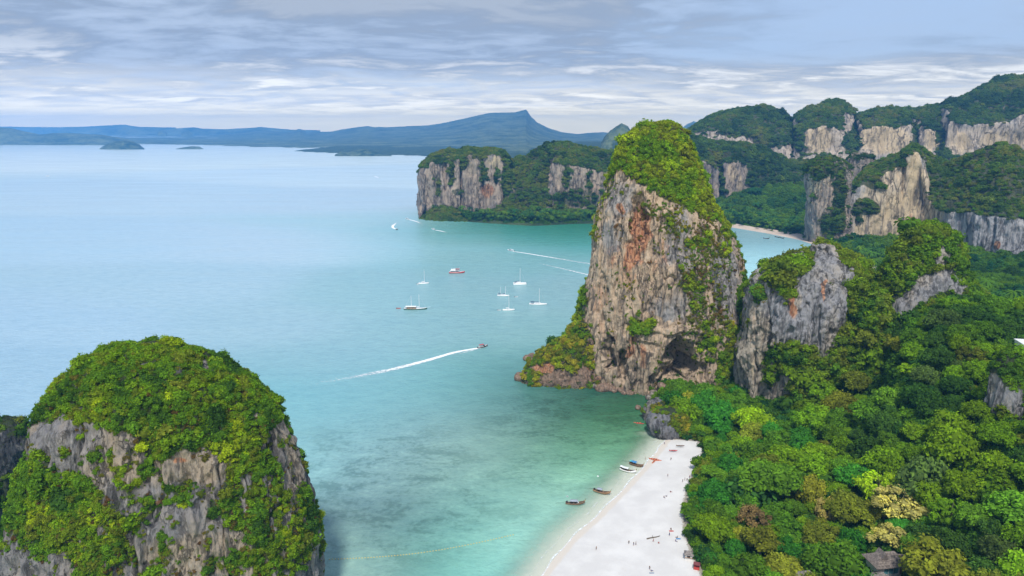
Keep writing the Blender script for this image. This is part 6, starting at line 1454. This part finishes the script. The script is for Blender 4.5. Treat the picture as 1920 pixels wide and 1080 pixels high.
for sx in (2.62, 3.92): MB().add([(sx, -2.2, 1.2), (sx + .12, -2.2, 1.2), (sx + .12, 3.1, 5.7), (sx, 3.1, 5.7), (sx, -2.2, -1), (sx + .12, -2.2, -1), (sx + .12, 3.1, 3.4), (sx, 3.1, 3.4)], [(0, 1, 2, 3), (4, 5, 1, 0), (5, 6, 2, 1), (6, 7, 3, 2), (7, 4, 0, 3)]).build("stair_wall", MW, e)
p = pt(1512, 1074, 13.0); e = empty("bungalow", (p.x, p.y, G1(p.x, p.y)), .2, "grey bungalow roof glimpsed at the lower edge of the wood", "house")
MB().box(-2.6, 2.6, -2, 2, -1, 6.5).build("wall", MPLAS, e); rf = hip(MB(), -3.6, 3.6, -3, 3, 6.5, 2.2, 2.5).build("roof", MTHATCH, e); tile_rows(rf, -3.6, 3.6, -3, 6.5, 2.2, 0, 2.5, 5, MTHATCH)
p = pt(1291, 1046, 2.5); e = empty("beach_hut", (p.x, p.y, G1(p.x, p.y)), -.25, "small pale beach hut with a grey roof at the sand's edge", "hut")
MB().box(-1.4, 1.4, -1.2, 1.2, -.2, 2.3).build("wall", MPLAS, e); rf = hip(MB(), -1.9, 1.9, -1.7, 1.7, 2.3, 1.0, 1.2, .1).build("roof", MTHATCH, e); MB().box(-.6, .6, -1.26, -1.19, 1.2, 1.8).build("hatch", MBLK, e); MB().box(-1.5, 1.5, -1.5, -1.2, 1.0, 1.1).build("counter", MWL, e)
p = pt(1306, 1066, 2.5); e = empty("drinks_stall", (p.x, p.y, G1(p.x, p.y)), -.3, "little dark red stall beside the beach hut", "stall")
MB().box(-1.1, 1.1, -.8, .8, -.1, 1.1).build("counter", MRED, e); MB().box(-1.3, 1.3, -1.1, 1.1, 2.2, 2.3).build("roof", flat_mat("maroon_sheet", rgb(.22, .06, .06), .7, .15, 2), e)
for sx in (-1.1, 1.1):
    for sy in (-.85, .85): MB().tube([(sx, sy, 0), (sx, sy, 2.2)], .05, 5).build("post", MWL, e)
# white buildings glimpsed through gaps
p = Vector([float(v) for v in atY(1641, 530, 720)]); e = empty("white_hotel_block", (p.x, p.y, 3), .2, "white-roofed building glimpsed through the notch behind the buttress", "building")
MB().box(-9, 9, -6, 6, -1, p.z - 3 + 2.2).build("wall", MPLAS, e); MB().box(-10, 10, -7, 7, p.z - 3 + 2.2, p.z - 3 + 2.8).build("roof", MW, e)
for k in range(5): MB().box(-7.5 + k * 3.2, -5.6 + k * 3.2, -6.08, -5.99, p.z - 4.2, p.z - 2.2).build("window", MWIN, e)
p = Vector([float(v) for v in atY(1921, 660, 325)]); g = G1(p.x, p.y); e = empty("white_villa", (p.x, p.y, g), -.2, "bright white villa wall showing between trees on the slope", "building")
hh = max(p.z - g, 2) + 5
MB().box(-3.2, 6, -4, 4, -3, hh).build("wall", MW, e); MB().box(-3.6, 6.4, -4.4, 4.4, hh, hh + .4).build("roof", MW, e); MB().box(1.2, 3.2, -4.08, -3.99, hh - 3, hh - 1.2).build("window", MWIN, e)
